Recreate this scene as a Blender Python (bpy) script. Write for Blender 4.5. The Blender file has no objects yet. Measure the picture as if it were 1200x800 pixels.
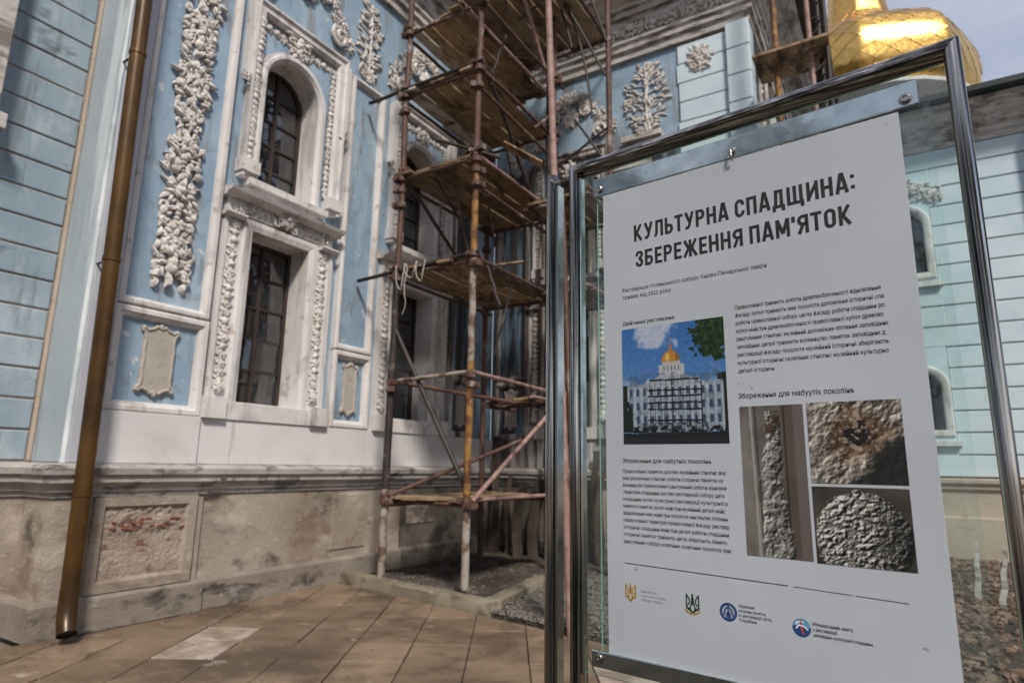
import bpy, bmesh, math, random
import numpy as np
from math import sin, cos, pi, radians, atan, atan2, sqrt
from mathutils import Matrix, Vector

random.seed(7)
scene = bpy.context.scene
COL = scene.collection

# ------------------------------------------------------------------ camera
HEAD = atan(460 / 746.0)          # heading, turned left of +Y
PITCH = atan(145 / 732.0)
ROLL = radians(0.93)
F_ = Vector((-sin(HEAD) * cos(PITCH), cos(HEAD) * cos(PITCH), sin(PITCH)))
R_ = Vector((cos(HEAD), sin(HEAD), 0))
U_ = R_.cross(F_)
Rr = R_ * cos(ROLL) + U_ * sin(ROLL)
Ur = -R_ * sin(ROLL) + U_ * cos(ROLL)
camd = bpy.data.cameras.new('camera')
camd.sensor_width = 36.0
camd.lens = 732 / 1200 * 36
camd.clip_start = 0.05
camd.clip_end = 2000
camd.dof.use_dof = True
camd.dof.focus_distance = 2.15
camd.dof.aperture_fstop = 2.8
cam = bpy.data.objects.new('camera', camd)
COL.objects.link(cam)
M = Matrix.Identity(4)
for i in range(3):
    M[i][0] = Rr[i]; M[i][1] = Ur[i]; M[i][2] = -F_[i]
M[2][3] = 1.5
cam.matrix_world = M
scene.camera = cam

# ------------------------------------------------------------------ world and sun
SUN_EL, SUN_AZ = radians(46), radians(133)      # azimuth clockwise from +Y
world = bpy.data.worlds.new('World')
scene.world = world
world.use_nodes = True
nt = world.node_tree
nt.nodes.clear()
wo = nt.nodes.new('ShaderNodeOutputWorld')
bgn = nt.nodes.new('ShaderNodeBackground'); bgn.inputs['Strength'].default_value = 0.10
sky = nt.nodes.new('ShaderNodeTexSky'); sky.sky_type = 'NISHITA'; sky.sun_disc = False
sky.sun_elevation = SUN_EL; sky.sun_rotation = SUN_AZ
tc = nt.nodes.new('ShaderNodeTexCoord')
mp = nt.nodes.new('ShaderNodeMapping'); mp.inputs['Scale'].default_value = (1.0, 1.0, 2.0)
n1 = nt.nodes.new('ShaderNodeTexNoise'); n1.inputs['Scale'].default_value = 1.6; n1.inputs['Detail'].default_value = 5; n1.inputs['Roughness'].default_value = .5
cr = nt.nodes.new('ShaderNodeValToRGB')
cr.color_ramp.elements[0].position = .40; cr.color_ramp.elements[0].color = (1.7, 2.0, 2.8, 1)
cr.color_ramp.elements[1].position = .60; cr.color_ramp.elements[1].color = (3.55, 3.6, 3.85, 1)
mx = nt.nodes.new('ShaderNodeMix'); mx.data_type = 'RGBA'; mx.inputs[0].default_value = .90
nt.links.new(tc.outputs['Generated'], mp.inputs[0]); nt.links.new(mp.outputs[0], n1.inputs['Vector'])
nt.links.new(n1.outputs['Fac'], cr.inputs[0])
nt.links.new(sky.outputs[0], mx.inputs[6]); nt.links.new(cr.outputs[0], mx.inputs[7])
nt.links.new(mx.outputs[2], bgn.inputs[0]); nt.links.new(bgn.outputs[0], wo.inputs[0])

sd = bpy.data.lights.new('sun', 'SUN'); sd.energy = 2.0; sd.angle = radians(9); sd.color = (1, .94, .86)
so = bpy.data.objects.new('sun', sd); COL.objects.link(so)
sdir = Vector((sin(SUN_AZ) * cos(SUN_EL), cos(SUN_AZ) * cos(SUN_EL), sin(SUN_EL)))
so.rotation_euler = sdir.to_track_quat('Z', 'Y').to_euler()
so.location = (0, 0, 30)

scene.view_settings.view_transform = 'Standard'
scene.view_settings.look = 'None'
scene.view_settings.exposure = 0.95
scene.view_settings.gamma = 1.0
scene.view_settings.use_curve_mapping = False
scene.cycles.max_bounces = 8
scene.cycles.transparent_max_bounces = 12

# ------------------------------------------------------------------ helpers: objects
WM = {}                                    # world matrices kept by hand

def link(o):
    COL.objects.link(o)
    return o

def put(o, parent=None, M=None):
    M = M if M is not None else Matrix.Identity(4)
    if parent is not None:
        o.parent = parent
        o.matrix_basis = WM[parent.name].inverted() @ M
    else:
        o.matrix_basis = M
    WM[o.name] = M
    return o

def tag(o, label=None, cat=None, group=None, kind=None):
    if label: o['label'] = label
    if cat: o['category'] = cat
    if group: o['group'] = group
    if kind: o['kind'] = kind
    return o

def empty(name, loc=(0, 0, 0), parent=None, rz=0.0):
    o = link(bpy.data.objects.new(name, None))
    o.empty_display_size = .2
    return put(o, parent, Matrix.Translation(loc) @ Matrix.Rotation(rz, 4, 'Z'))

class MB:
    """collects vertices and faces; build() links them as one mesh object"""
    def __init__(s):
        s.v = []; s.f = []
    def add(s, vs, fs):
        b = len(s.v); s.v.extend([tuple(p) for p in vs]); s.f.extend([tuple(b + i for i in f) for f in fs])
        return s
    def box(s, x0, x1, y0, y1, z0, z1):
        vs = [(x, y, z) for z in (z0, z1) for x, y in ((x0, y0), (x1, y0), (x1, y1), (x0, y1))]
        return s.add(vs, [(3, 2, 1, 0), (4, 5, 6, 7), (0, 1, 5, 4), (1, 2, 6, 5), (2, 3, 7, 6), (3, 0, 4, 7)])
    def wbox(s, s0, s1, z0, z1, d0, d1):            # wall box: s along, z up, d outwards
        return s.box(s0, s1, -d1, -d0, z0, z1)
    def tube(s, pts, r, n=10, caps=True, r2=None):
        pts = [Vector(p) for p in pts]; m = len(pts)
        t0 = (pts[1] - pts[0]).normalized()
        a = t0.orthogonal().normalized()
        vs = []
        for i, p in enumerate(pts):
            t = (pts[min(i + 1, m - 1)] - pts[max(i - 1, 0)]).normalized()
            a = (a - t * a.dot(t)).normalized(); b = t.cross(a)
            rr = r if r2 is None else r + (r2 - r) * i / (m - 1)
            for k in range(n):
                an = 2 * pi * k / n
                vs.append(p + (a * cos(an) + b * sin(an)) * rr)
        fs = [(i * n + k, i * n + (k + 1) % n, (i + 1) * n + (k + 1) % n, (i + 1) * n + k) for i in range(m - 1) for k in range(n)]
        if caps:
            fs += [tuple(range(n - 1, -1, -1)), tuple((m - 1) * n + k for k in range(n))]
        return s.add(vs, fs)
    def sweep(s, pts, prof, closed=True):
        """pts (s,z) in the wall plane, right of travel = outwards; prof (o,d)"""
        m = len(pts); P = [Vector((p[0], p[1])) for p in pts]
        N = []
        for i in range(m):
            if closed or 0 < i < m - 1:
                a = (P[i] - P[i - 1]).normalized(); b = (P[(i + 1) % m] - P[i]).normalized()
            elif i == 0:
                a = b = (P[1] - P[0]).normalized()
            else:
                a = b = (P[i] - P[i - 1]).normalized()
            na = Vector((a.y, -a.x)); nb = Vector((b.y, -b.x))
            n = (na + nb)
            n = n / max(n.length, 1e-6)
            c = max(n.dot(na), .3)
            N.append(n / c)
        q = len(prof)
        vs = []
        for i in range(m):
            for (o, d) in prof:
                p = P[i] + N[i] * o
                vs.append((p.x, -d, p.y))
        fs = []
        for i in range(m if closed else m - 1):
            j = (i + 1) % m
            for k in range(q - 1):
                fs.append((i * q + k, i * q + k + 1, j * q + k + 1, j * q + k))
        if not closed:
            fs += [tuple(range(q)), tuple((m - 1) * q + k for k in range(q - 1, -1, -1))]
        return s.add(vs, fs)
    def run(s, path, prof, closed=False):
        """horizontal moulding: path (x,y) in plan, right of travel = outwards; prof (d,z)"""
        t = MB(); t.sweep(path, prof, closed)
        return s.add([(x, zz, -y) for (x, y, zz) in t.v], t.f)
    def mesh(s, name, smooth=None):
        me = bpy.data.meshes.new(name)
        me.from_pydata(s.v, [], s.f)
        me.validate()
        bm = bmesh.new(); bm.from_mesh(me)
        bmesh.ops.recalc_face_normals(bm, faces=bm.faces)
        bm.to_mesh(me); bm.free()
        if smooth:
            me.shade_smooth()
            me.set_sharp_from_angle(angle=radians(smooth))
        return me
    def build(s, name, mat, parent=None, M=None, smooth=None, bevel=0, seg=2):
        me = s.mesh(name, smooth)
        me.materials.append(mat)
        o = link(bpy.data.objects.new(name, me))
        put(o, parent, M)
        if bevel:
            md = o.modifiers.new('bevel', 'BEVEL'); md.width = bevel; md.segments = seg; md.limit_method = 'ANGLE'
            md.angle_limit = radians(40)
        return o

def inst(name, me, parent=None, M=None):
    o = link(bpy.data.objects.new(name, me))
    return put(o, parent, M)

# ------------------------------------------------------------------ helpers: materials
MATS = {}

def ramp(nt, fac, stops):
    r = nt.nodes.new('ShaderNodeValToRGB')
    e = r.color_ramp.elements
    while len(e) < len(stops): e.new(.5)
    for k, (p, c) in enumerate(stops):
        e[k].position = p
        e[k].color = (*c, 1) if len(c) == 3 else c
    nt.links.new(fac, r.inputs[0])
    return r.outputs[0]

def noise(nt, vec, scale, detail=4, rough=.55, dist=0.0):
    n = nt.nodes.new('ShaderNodeTexNoise')
    n.inputs['Scale'].default_value = scale; n.inputs['Detail'].default_value = detail
    n.inputs['Roughness'].default_value = rough; n.inputs['Distortion'].default_value = dist
    nt.links.new(vec, n.inputs['Vector'])
    return n.outputs['Fac']

def stretch(nt, vec, sc):
    m = nt.nodes.new('ShaderNodeMapping'); m.inputs['Scale'].default_value = sc
    nt.links.new(vec, m.inputs[0]); return m.outputs[0]

def mixc(nt, fac, a, b):
    m = nt.nodes.new('ShaderNodeMix'); m.data_type = 'RGBA'
    for s, v in ((0, fac), (6, a), (7, b)):
        if isinstance(v, (int, float)): m.inputs[s].default_value = v
        elif isinstance(v, tuple): m.inputs[s].default_value = (*v, 1)
        else: nt.links.new(v, m.inputs[s])
    return m.outputs[2]

def math_(nt, op, a, b=0.0, clamp=False):
    m = nt.nodes.new('ShaderNodeMath'); m.operation = op; m.use_clamp = clamp
    for k, v in enumerate((a, b)):
        if isinstance(v, (int, float)): m.inputs[k].default_value = v
        else: nt.links.new(v, m.inputs[k])
    return m.outputs[0]

def base(name):
    m = bpy.data.materials.new(name); m.use_nodes = True
    t = m.node_tree; b = t.nodes['Principled BSDF']
    g = t.nodes.new('ShaderNodeNewGeometry')
    MATS[name] = m
    return m, t, b, g.outputs['Position'], g

def bumpn(t, b, h, strength, dist=.01):
    bn = t.nodes.new('ShaderNodeBump'); bn.inputs['Strength'].default_value = strength; bn.inputs['Distance'].default_value = dist
    t.links.new(h, bn.inputs['Height']); t.links.new(bn.outputs[0], b.inputs['Normal'])

def weathered(name, c0, c1, scale=1.2, layers=(), rough=.85, bump=.35, bdist=.006, fine=60, metal=0.0, spec=.3, edge=None, rnd=0.0):
    """c0..c1 mottled; each layer = (colour, noise scale, stretch xyz, threshold lo, hi, strength)"""
    m, t, b, pos, g = base(name)
    f = noise(t, pos, scale, 6, .6)
    c = ramp(t, f, [(.32, c0), (.68, c1)])
    for (lc, ls, st, lo, hi, amt) in layers:
        v = stretch(t, pos, st)
        nf = noise(t, v, ls, 7, .62, .3)
        fac = ramp(t, nf, [(lo, (0, 0, 0)), (hi, (amt, amt, amt))])
        c = mixc(t, fac, c, lc)
    if edge:                                     # tint laid into concave creases, read from pointiness
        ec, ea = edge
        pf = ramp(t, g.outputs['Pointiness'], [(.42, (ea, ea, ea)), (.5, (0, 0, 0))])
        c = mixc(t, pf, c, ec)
    if rnd:
        oi = t.nodes.new('ShaderNodeObjectInfo')
        hs = t.nodes.new('ShaderNodeHueSaturation')
        vv = math_(t, 'MULTIPLY_ADD', oi.outputs['Random'], rnd); vv.node.inputs[2].default_value = 1 - rnd / 2
        t.links.new(vv, hs.inputs['Value']); t.links.new(c, hs.inputs['Color']); c = hs.outputs[0]
    t.links.new(c, b.inputs['Base Color'])
    b.inputs['Roughness'].default_value = rough; b.inputs['Metallic'].default_value = metal
    b.inputs['Specular IOR Level'].default_value = spec
    if bump:
        h = noise(t, pos, fine, 8, .65)
        h2 = noise(t, pos, fine / 8, 4, .6)
        bumpn(t, b, math_(t, 'MULTIPLY_ADD', h2, 2.0) if False else math_(t, 'ADD', h, h2), bump, bdist)
    return m

V1 = (1, 1, 1); VS = (2.2, 2.2, .28)
BROWN = (.12, .075, .045); GREY = (.10, .10, .10); SOOT = (.035, .035, .04)
blue = weathered('blue_plaster', (.22, .31, .40), (.295, .39, .475), 1.1,
    [((.46, .54, .60), 1.6, (1.3, 1.3, .4), .50, .68, .65), (GREY, 1.3, (1.8, 1.8, .5), .57, .66, .6), ((.17, .20, .22), 4.5, V1, .56, .66, .45), ((.20, .17, .14), 3.5, VS, .56, .66, .6), ((.60, .58, .55), 6, V1, .64, .68, .7)])
rustic = weathered('pale_blue_render', (.22, .285, .335), (.32, .39, .435), .9,
    [((.55, .62, .66), 1.4, (1, 1, .8), .56, .72, .5), (SOOT, 1.3, (.9, .9, 2.4), .61, .72, .8), (GREY, 3.0, VS, .55, .68, .5), ((.42, .48, .50), 3, (1.5, 1.5, .6), .56, .68, .6)], rough=.8)
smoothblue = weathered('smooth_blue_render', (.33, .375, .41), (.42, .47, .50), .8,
    [((.70, .74, .76), 1.2, (2.5, 2.5, .2), .56, .66, .75), (GREY, 2.5, VS, .60, .72, .45), ((.10, .15, .18), 1.7, VS, .62, .74, .5)], rough=.45, bump=.15, spec=.5)  # whitish streak layer paints the pier's highlight into the render
lavender = weathered('greyish_render', (.40, .41, .46), (.50, .51, .56), .9, [((.62, .62, .66), 1.4, VS, .55, .7, .5), (GREY, 2.5, VS, .6, .74, .4)], rough=.55, bump=.15)
edgelight = weathered('painted_highlight_edge', (.62, .67, .68), (.80, .82, .82), 1.2, [((.34, .40, .43), 1.6, (1, 1, .5), .45, .6, .9)], rough=.35, bump=.2, spec=.6)  # pale colour paints a highlight along the pier's corner
white = weathered('white_plaster', (.56, .53, .51), (.70, .67, .65), 1.3,
    [(BROWN, 2.2, VS, .55, .70, .6), (GREY, 1.5, (1.4, 1.4, .6), .55, .70, .5), ((.30, .22, .17), 7, V1, .60, .68, .6)], bump=.45)
stucco = weathered('stucco_relief', (.58, .54, .50), (.72, .68, .64), 4,
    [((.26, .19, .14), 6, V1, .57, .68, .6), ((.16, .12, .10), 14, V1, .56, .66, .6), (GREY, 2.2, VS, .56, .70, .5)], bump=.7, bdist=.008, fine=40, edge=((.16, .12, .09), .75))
plaque = weathered('grey_plaque_stone', (.36, .32, .28), (.46, .42, .37), 3, [((.22, .18, .14), 6, V1, .58, .7, .5)], bump=.4)
stain = weathered('stained_white_plaster', (.52, .48, .45), (.64, .60, .57), 1.1,
    [((.07, .055, .05), 2.0, (2.6, 2.6, .20), .43, .55, .93), (BROWN, 3.0, VS, .52, .64, .7)], bump=.4)
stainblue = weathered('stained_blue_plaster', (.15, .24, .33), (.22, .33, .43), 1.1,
    [((.04, .035, .035), 2.0, (2.6, 2.6, .20), .42, .54, .93), (BROWN, 3.0, VS, .54, .66, .7)], bump=.4)  # real streaks, but both stained plasters are deepened to paint corner shade
plinth = weathered('plinth_render', (.25, .205, .165), (.37, .32, .27), 1.0,
    [((.50, .44, .38), 2.4, V1, .54, .66, .6), ((.17, .115, .08), 1.9, (1, 1, 1.8), .52, .66, .7), ((.055, .046, .04), 1.5, (1, 1, 1.4), .57, .66, .8), ((.60, .55, .50), 9, (1, 1, 3), .62, .68, .5)], bump=.6, bdist=.012, fine=30)
footing = weathered('footing_concrete', (.19, .16, .13), (.29, .25, .215), 1.6,
    [((.035, .03, .025), 1.4, (1, 1, 2.4), .58, .68, .85), ((.42, .39, .36), 5, V1, .62, .7, .4)], bump=.6, bdist=.012, fine=30)
cornicem = weathered('cornice_stone', (.42, .39, .36), (.60, .56, .52), 1.3,
    [((.11, .085, .065), 2.4, (1, 1, 3.5), .47, .60, .75), (BROWN, 3, VS, .58, .70, .6)], bump=.5, bdist=.01)
cornershade = weathered('shaded_grimy_render', (.085, .07, .058), (.17, .145, .125), 1.0,
    [((.02, .018, .016), 1.3, (1, 1, 1), .44, .60, .9), ((.26, .22, .19), 4, (1, 1, 1.5), .60, .70, .5)], bump=.7, bdist=.014, fine=26)  # grimy plinth colour, darkened to paint in the shade of the scaffold corner
shadeboard = weathered('shade_dark_board', (.035, .027, .021), (.085, .065, .05), 4, [((.16, .13, .11), 5, (2, 2, .6), .60, .70, .7)], bump=.5)  # board wood darkened to carry the corner's shade
topledge = weathered('ledge_stone', (.30, .27, .25), (.46, .43, .40), 2.6,
    [((.08, .07, .065), 3.4, (1, 1, 2), .53, .63, .8), ((.55, .52, .5), 7, V1, .6, .7, .5)], bump=.6, bdist=.01, fine=30)
brickpatch = weathered('bare_brick_patch', (.27, .21, .165), (.42, .35, .29), 2.5,
    [((.17, .075, .055), 5.5, (1, 1, 2.2), .57, .63, .85), ((.55, .50, .46), 9, (1, 1, 1.5), .58, .64, .6)], bump=1.0, bdist=.03, fine=24)
bareb = weathered('bare_red_brick', (.15, .05, .035), (.27, .10, .07), 9, bump=.8, bdist=.01)
bandwhite = weathered('clean_white_render', (.56, .54, .53), (.66, .64, .63), .9, [((.44, .40, .37), 1.4, (1, 1, 1.5), .55, .72, .5), (BROWN, 1.9, VS, .66, .76, .5)], bump=.25)
darkwood = weathered('dark_eave_wood', (.05, .038, .028), (.10, .075, .055), 2.5, [((.02, .018, .015), 3, (1, 4, 1), .5, .7, .6)])
slate = weathered('dark_roof_metal', (.02, .026, .026), (.04, .05, .05), 2, rough=.5, bump=.1)
winframe = weathered('window_frame_paint', (.030, .021, .018), (.055, .04, .033), 6, rough=.55, bump=.2)
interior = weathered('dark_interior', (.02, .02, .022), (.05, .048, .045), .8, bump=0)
plank = weathered('scaffold_plank_wood', (.175, .122, .076), (.33, .24, .155), 3.0,
    [((.05, .034, .022), 2.6, (1.8, .7, 1), .52, .62, .85), ((.48, .42, .35), 5, (2.4, .5, 1), .62, .68, .6)], bump=.5, bdist=.006, fine=30, rnd=.7, spec=.15)
palewood = weathered('pale_plank_wood', (.40, .36, .31), (.54, .50, .45), 4, [((.18, .12, .07), 4, (2, .6, 1), .5, .62, .8)], bump=.4)  # paler wood for the edge plank of two decks
rust = weathered('rusty_tube', (.06, .030, .022), (.13, .070, .05), 6,
    [((.32, .29, .27), 4, (1, 1, .8), .58, .66, .7), ((.03, .022, .02), 3, V1, .55, .7, .6)], rough=.65, bump=.4, bdist=.002, fine=90, spec=.4)
rustdark = weathered('dark_tube', (.018, .015, .014), (.05, .036, .03), 5, [((.20, .17, .15), 5, V1, .62, .68, .6)], rough=.55, bump=.3, bdist=.002, spec=.4)
yellowtube = weathered('ochre_tube', (.22, .105, .03), (.33, .19, .06), 6, [((.085, .035, .02), 7, V1, .46, .56, .9), ((.42, .38, .33), 8, V1, .60, .66, .7)], rough=.6, bump=.3, bdist=.002)
paletube = weathered('plaster_spattered_tube', (.24, .205, .175), (.38, .34, .30), 7, [((.10, .055, .038), 5, V1, .47, .58, .9)], rough=.7, bump=.4, bdist=.003)
pinktube = weathered('pinkish_tube', (.23, .13, .11), (.36, .25, .22), 8, [((.08, .04, .03), 6, V1, .55, .65, .8)], rough=.6, bump=.3, bdist=.002)
gravelm = weathered('gravel_stone', (.13, .115, .10), (.24, .215, .19), 7, bump=.3, rnd=.6)
bedm = weathered('dusty_shaded_gravel', (.07, .058, .048), (.16, .14, .12), 9, [((.03, .025, .02), 1.5, V1, .45, .6, .8)], bump=.3)  # bed gravel darkened to paint in the shade under the scaffold
earth = weathered('dark_earth', (.04, .031, .025), (.10, .08, .063), 1.6, [((.02, .018, .015), 2.2, V1, .52, .66, .7)], bump=1.0, bdist=.03, fine=20)
rubblem = weathered('rubble_stone', (.085, .05, .036), (.24, .16, .12), 9, [((.5, .46, .42), 13, V1, .62, .68, .7), ((.03, .022, .018), 4, V1, .5, .6, .7)], bump=.7)
kerbm = weathered('mossy_kerb_concrete', (.17, .14, .10), (.27, .235, .18), 2.5, [((.06, .055, .035), 3.5, V1, .52, .64, .7), ((.38, .35, .30), 8, V1, .62, .7, .5)], bump=.6, bdist=.01, fine=35)
paver = weathered('sandstone_paving', (.145, .102, .068), (.25, .183, .125), 1.5,
    [((.065, .046, .033), 1.0, V1, .46, .60, .8), ((.50, .42, .36), 3.2, (1, 1, 1), .63, .72, .5), ((.06, .045, .035), 5.5, V1, .62, .70, .5)], rough=.55, bump=.6, bdist=.006, fine=40, rnd=.28, spec=.4)
jointm = weathered('rusty_joint_render', (.20, .15, .115), (.34, .29, .25), 2.5)
paleblue = weathered('sunlit_blue_render', (.47, .58, .64), (.60, .68, .71), .9,
    [((.60, .64, .66), 1.4, (1, 1, .8), .52, .68, .6), (SOOT, 1.8, (.9, .9, 2.0), .70, .76, .7), (GREY, 3.0, VS, .64, .75, .3)], rough=.8)  # sunlight on the wing is put into this paler blue
mortar = weathered('joint_dirt', (.04, .031, .023), (.075, .06, .045), 4)
paverpale = weathered('salt_whitened_paving', (.20, .15, .11), (.29, .23, .18), 1.5,
    [((.46, .39, .34), 2.6, V1, .44, .60, .8), ((.12, .09, .065), 2.2, V1, .56, .68, .6)], rough=.75, bump=.5, bdist=.006, fine=40, rnd=.1)
groundm = weathered('trodden_ground', (.16, .125, .095), (.24, .19, .15), .4, bump=.8, bdist=.02, fine=12)
limewash = weathered('lime_spill', (.30, .26, .22), (.42, .37, .33), 5, bump=.3)
beige = weathered('beige_stone_ledge', (.38, .31, .25), (.48, .40, .33), 1.5, [(BROWN, 3, (1, 1, 4), .58, .7, .5)], bump=.4)
clothm = weathered('dirty_white_cord', (.36, .33, .30), (.50, .47, .43), 6, bump=.3)
leafm = weathered('tree_leaves', (.025, .05, .015), (.07, .11, .035), 1.3, rnd=.2, bump=0, rough=.6)
barkm = weathered('tree_bark', (.07, .055, .04), (.13, .10, .075), 4, bump=.8, bdist=.02, fine=14)

def metal_mat(name, col, rough, scr=(1, 1, 60), bmp=.12, dirt=None, refl_streak=False):
    m, t, b, pos, g = base(name)
    v = stretch(t, pos, scr)
    f = noise(t, v, 9, 5, .6)
    c = ramp(t, f, [(.3, tuple(x * .72 for x in col)), (.7, col)]) if not refl_streak else ramp(t, f, [(.36, tuple(x * .16 for x in col)), (.47, tuple(x * .5 for x in col)), (.56, col), (.66, tuple(min(1, x * 1.9) for x in col))])  # streaked version paints light and dark reflections into the steel colour
    if dirt:
        nf = noise(t, pos, 7, 6, .65)
        c = mixc(t, ramp(t, nf, [(.58, (0, 0, 0)), (.7, (.6, .6, .6))]), c, dirt)
    t.links.new(c, b.inputs['Base Color'])
    b.inputs['Metallic'].default_value = 1
    r = ramp(t, noise(t, v, 14, 4, .6), [(.3, (rough * .7,) * 3), (.7, (rough * 1.4,) * 3)])
    t.links.new(r, b.inputs['Roughness'])
    bumpn(t, b, noise(t, v, 5, 6, .6), bmp, .002)
    return m
chrome = metal_mat('polished_steel', (.42, .405, .385), .12, (9, 9, .12), .25, (.15, .13, .11), True)
chromeh = metal_mat('polished_steel_rail', (.36, .335, .31), .12, (.12, 9, 9), .25, (.13, .10, .08), True)
steelstrip = metal_mat('steel_strip', (.60, .66, .64), .09, (2, 2, 2), .2, (.2, .22, .2))
channelm = metal_mat('dull_channel_steel', (.22, .225, .20), .25, (9, 9, .12), .2)
boltm = metal_mat('bolt_steel', (.45, .43, .41), .28, (20, 20, 20), .4, (.10, .07, .05))
gold = metal_mat('gilded_copper', (.80, .51, .15), .30, (1.0, 1.0, 1.0), .35, (.45, .24, .05))
pipem = weathered('brown_pipe_paint', (.036, .018, .006), (.125, .062, .012), 2.0, [((.035, .018, .008), 2.2, (3, 3, .3), .5, .66, .7)], rough=.34, bump=.15, bdist=.004, fine=8, metal=.25, spec=.5)

def glass_mat(name, tint, haze, hazecol=(.7, .75, .75), refl=.045):
    m, t, b, pos, g = base(name)
    out = t.nodes['Material Output']
    tr = t.nodes.new('ShaderNodeBsdfTransparent'); tr.inputs[0].default_value = (*tint, 1)
    gl = t.nodes.new('ShaderNodeBsdfGlossy'); gl.inputs['Roughness'].default_value = .02; gl.inputs[0].default_value = (1, 1, 1, 1)
    df = t.nodes.new('ShaderNodeBsdfDiffuse'); df.inputs[0].default_value = (*hazecol, 1)
    dt = t.nodes.new('ShaderNodeVectorMath'); dt.operation = 'DOT_PRODUCT'
    t.links.new(g.outputs['Incoming'], dt.inputs[0]); t.links.new(g.outputs['Normal'], dt.inputs[1])
    ab = math_(t, 'ABSOLUTE', dt.outputs['Value'])
    p5 = math_(t, 'POWER', math_(t, 'SUBTRACT', 1.0, ab), 5.0)
    f2 = math_(t, 'ADD', math_(t, 'MULTIPLY', p5, .92), refl, True)
    m1 = t.nodes.new('ShaderNodeMixShader'); m2 = t.nodes.new('ShaderNodeMixShader')
    nf = noise(t, stretch(t, pos, (3, 3, .8)), 2.2, 5, .6)
    hz = ramp(t, nf, [(.35, (haze * .4,) * 3), (.7, (haze * 1.6,) * 3)])  # diffuse haze stands in for sky light reflected off the glass
    t.links.new(hz, m1.inputs[0]); t.links.new(tr.outputs[0], m1.inputs[1]); t.links.new(df.outputs[0], m1.inputs[2])
    t.links.new(f2, m2.inputs[0]); t.links.new(m1.outputs[0], m2.inputs[1]); t.links.new(gl.outputs[0], m2.inputs[2])
    t.links.new(m2.outputs[0], out.inputs[0])
    return m
signglass = glass_mat('sign_glass', (.93, .97, .96), .012, (.85, .88, .88), .022)
winglass = glass_mat('window_glass', (.5, .53, .55), .05, (.35, .38, .42), .13)
wingglass = glass_mat('dark_window_glass', (.35, .4, .5), .02, (.2, .22, .27), .05)
m, t, b, pos, g = base('glass_edge_green')
b.inputs['Base Color'].default_value = (.20, .38, .32, 1); b.inputs['Roughness'].default_value = .12; b.inputs['Specular IOR Level'].default_value = .8
glassedge = m

m, t, b, pos, g = base('sign_print_white')
c = ramp(t, noise(t, pos, 1.7, 3), [(.3, (.43, .45, .48)), (.7, (.50, .525, .56))])
sm = ramp(t, noise(t, pos, 38, 5, .7), [(.70, (0, 0, 0)), (.76, (.35, .35, .35))])
c = mixc(t, sm, c, (.22, .21, .2))
t.links.new(c, b.inputs['Base Color']); b.inputs['Roughness'].default_value = .42; b.inputs['Specular IOR Level'].default_value = .35
printwhite = m

def flat(name, col, rough=.5):
    m, t, b, pos, g = base(name)
    c = ramp(t, noise(t, pos, 60, 3), [(.3, col), (.8, tuple(min(1, x * 1.35 + .004) for x in col))])
    t.links.new(c, b.inputs['Base Color']); b.inputs['Roughness'].default_value = rough
    return m
ink = flat('black_ink', (.012, .012, .014)); greyink = flat('grey_ink', (.05, .05, .055))
goldink = flat('gold_ink', (.34, .21, .02)); greenink = flat('dark_green_ink', (.03, .05, .03))
blueink = flat('blue_ink', (.01, .045, .15)); lightblueink = flat('light_blue_ink', (.10, .25, .38)); redink = flat('red_ink', (.30, .06, .05)); paleink = flat('pale_ink', (.30, .30, .32))
whiteink = flat('white_ink', (.7, .7, .72))

m, t, b, pos, g = base('printed_photo')
at = t.nodes.new('ShaderNodeAttribute'); at.attribute_name = 'print'
t.links.new(at.outputs['Color'], b.inputs['Base Color']); b.inputs['Roughness'].default_value = .4
photom = m

# ------------------------------------------------------------------ wall frames
W0 = -6.42                                     # plane of facade A (faces +X)
BY = 9.7                                       # plane of facade B (faces -Y)
SX = -1.55                                     # plane of the side wall (faces +X)
CY = 14.0
MA = Matrix.Translation((W0, 0, 0)) @ Matrix.Rotation(pi / 2, 4, 'Z')
MN = Matrix.Translation((-6.90, 0, 0)) @ Matrix.Rotation(pi / 2, 4, 'Z')
MBf = Matrix.Translation((0, BY, 0))
MD = Matrix.Translation((SX, 0, 0)) @ Matrix.Rotation(pi / 2, 4, 'Z')
MC = Matrix.Translation((0, CY, 0))
def sh(M, ds, dz=0): return M @ Matrix.Translation((ds, 0, dz))

# ------------------------------------------------------------------ stucco ornament pieces (local s, z, d)
def leaf(mb, cx, cz, ang, L, W, H, b=0.0, curl=0.0):
    nt_, nu = 6, 5
    ca, sa = cos(ang), sin(ang)
    vs = []
    for i in range(nt_):
        t = i / (nt_ - 1)
        w = W * (sin(pi * min(1, .14 + t * .80) ** .85) + .05) * .5 * (1 + .22 * sin(t * 15))
        bend = curl * t * t * L
        for j in range(nu):
            u = j / (nu - 1) * 2 - 1
            lx = t * L; ly = u * w + bend
            d = b + H * (1 - u * u) * (.35 + .65 * sin(pi * (t * .8 + .15))) * (1 - .25 * (1 - abs(u)) * (abs(u) < .2))
            vs.append((cx + lx * ca - ly * sa, -d, cz + lx * sa + ly * ca))
    fs = [(i * nu + j, i * nu + j + 1, (i + 1) * nu + j + 1, (i + 1) * nu + j) for i in range(nt_ - 1) for j in range(nu - 1)]
    mb.add(vs, fs)

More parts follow.
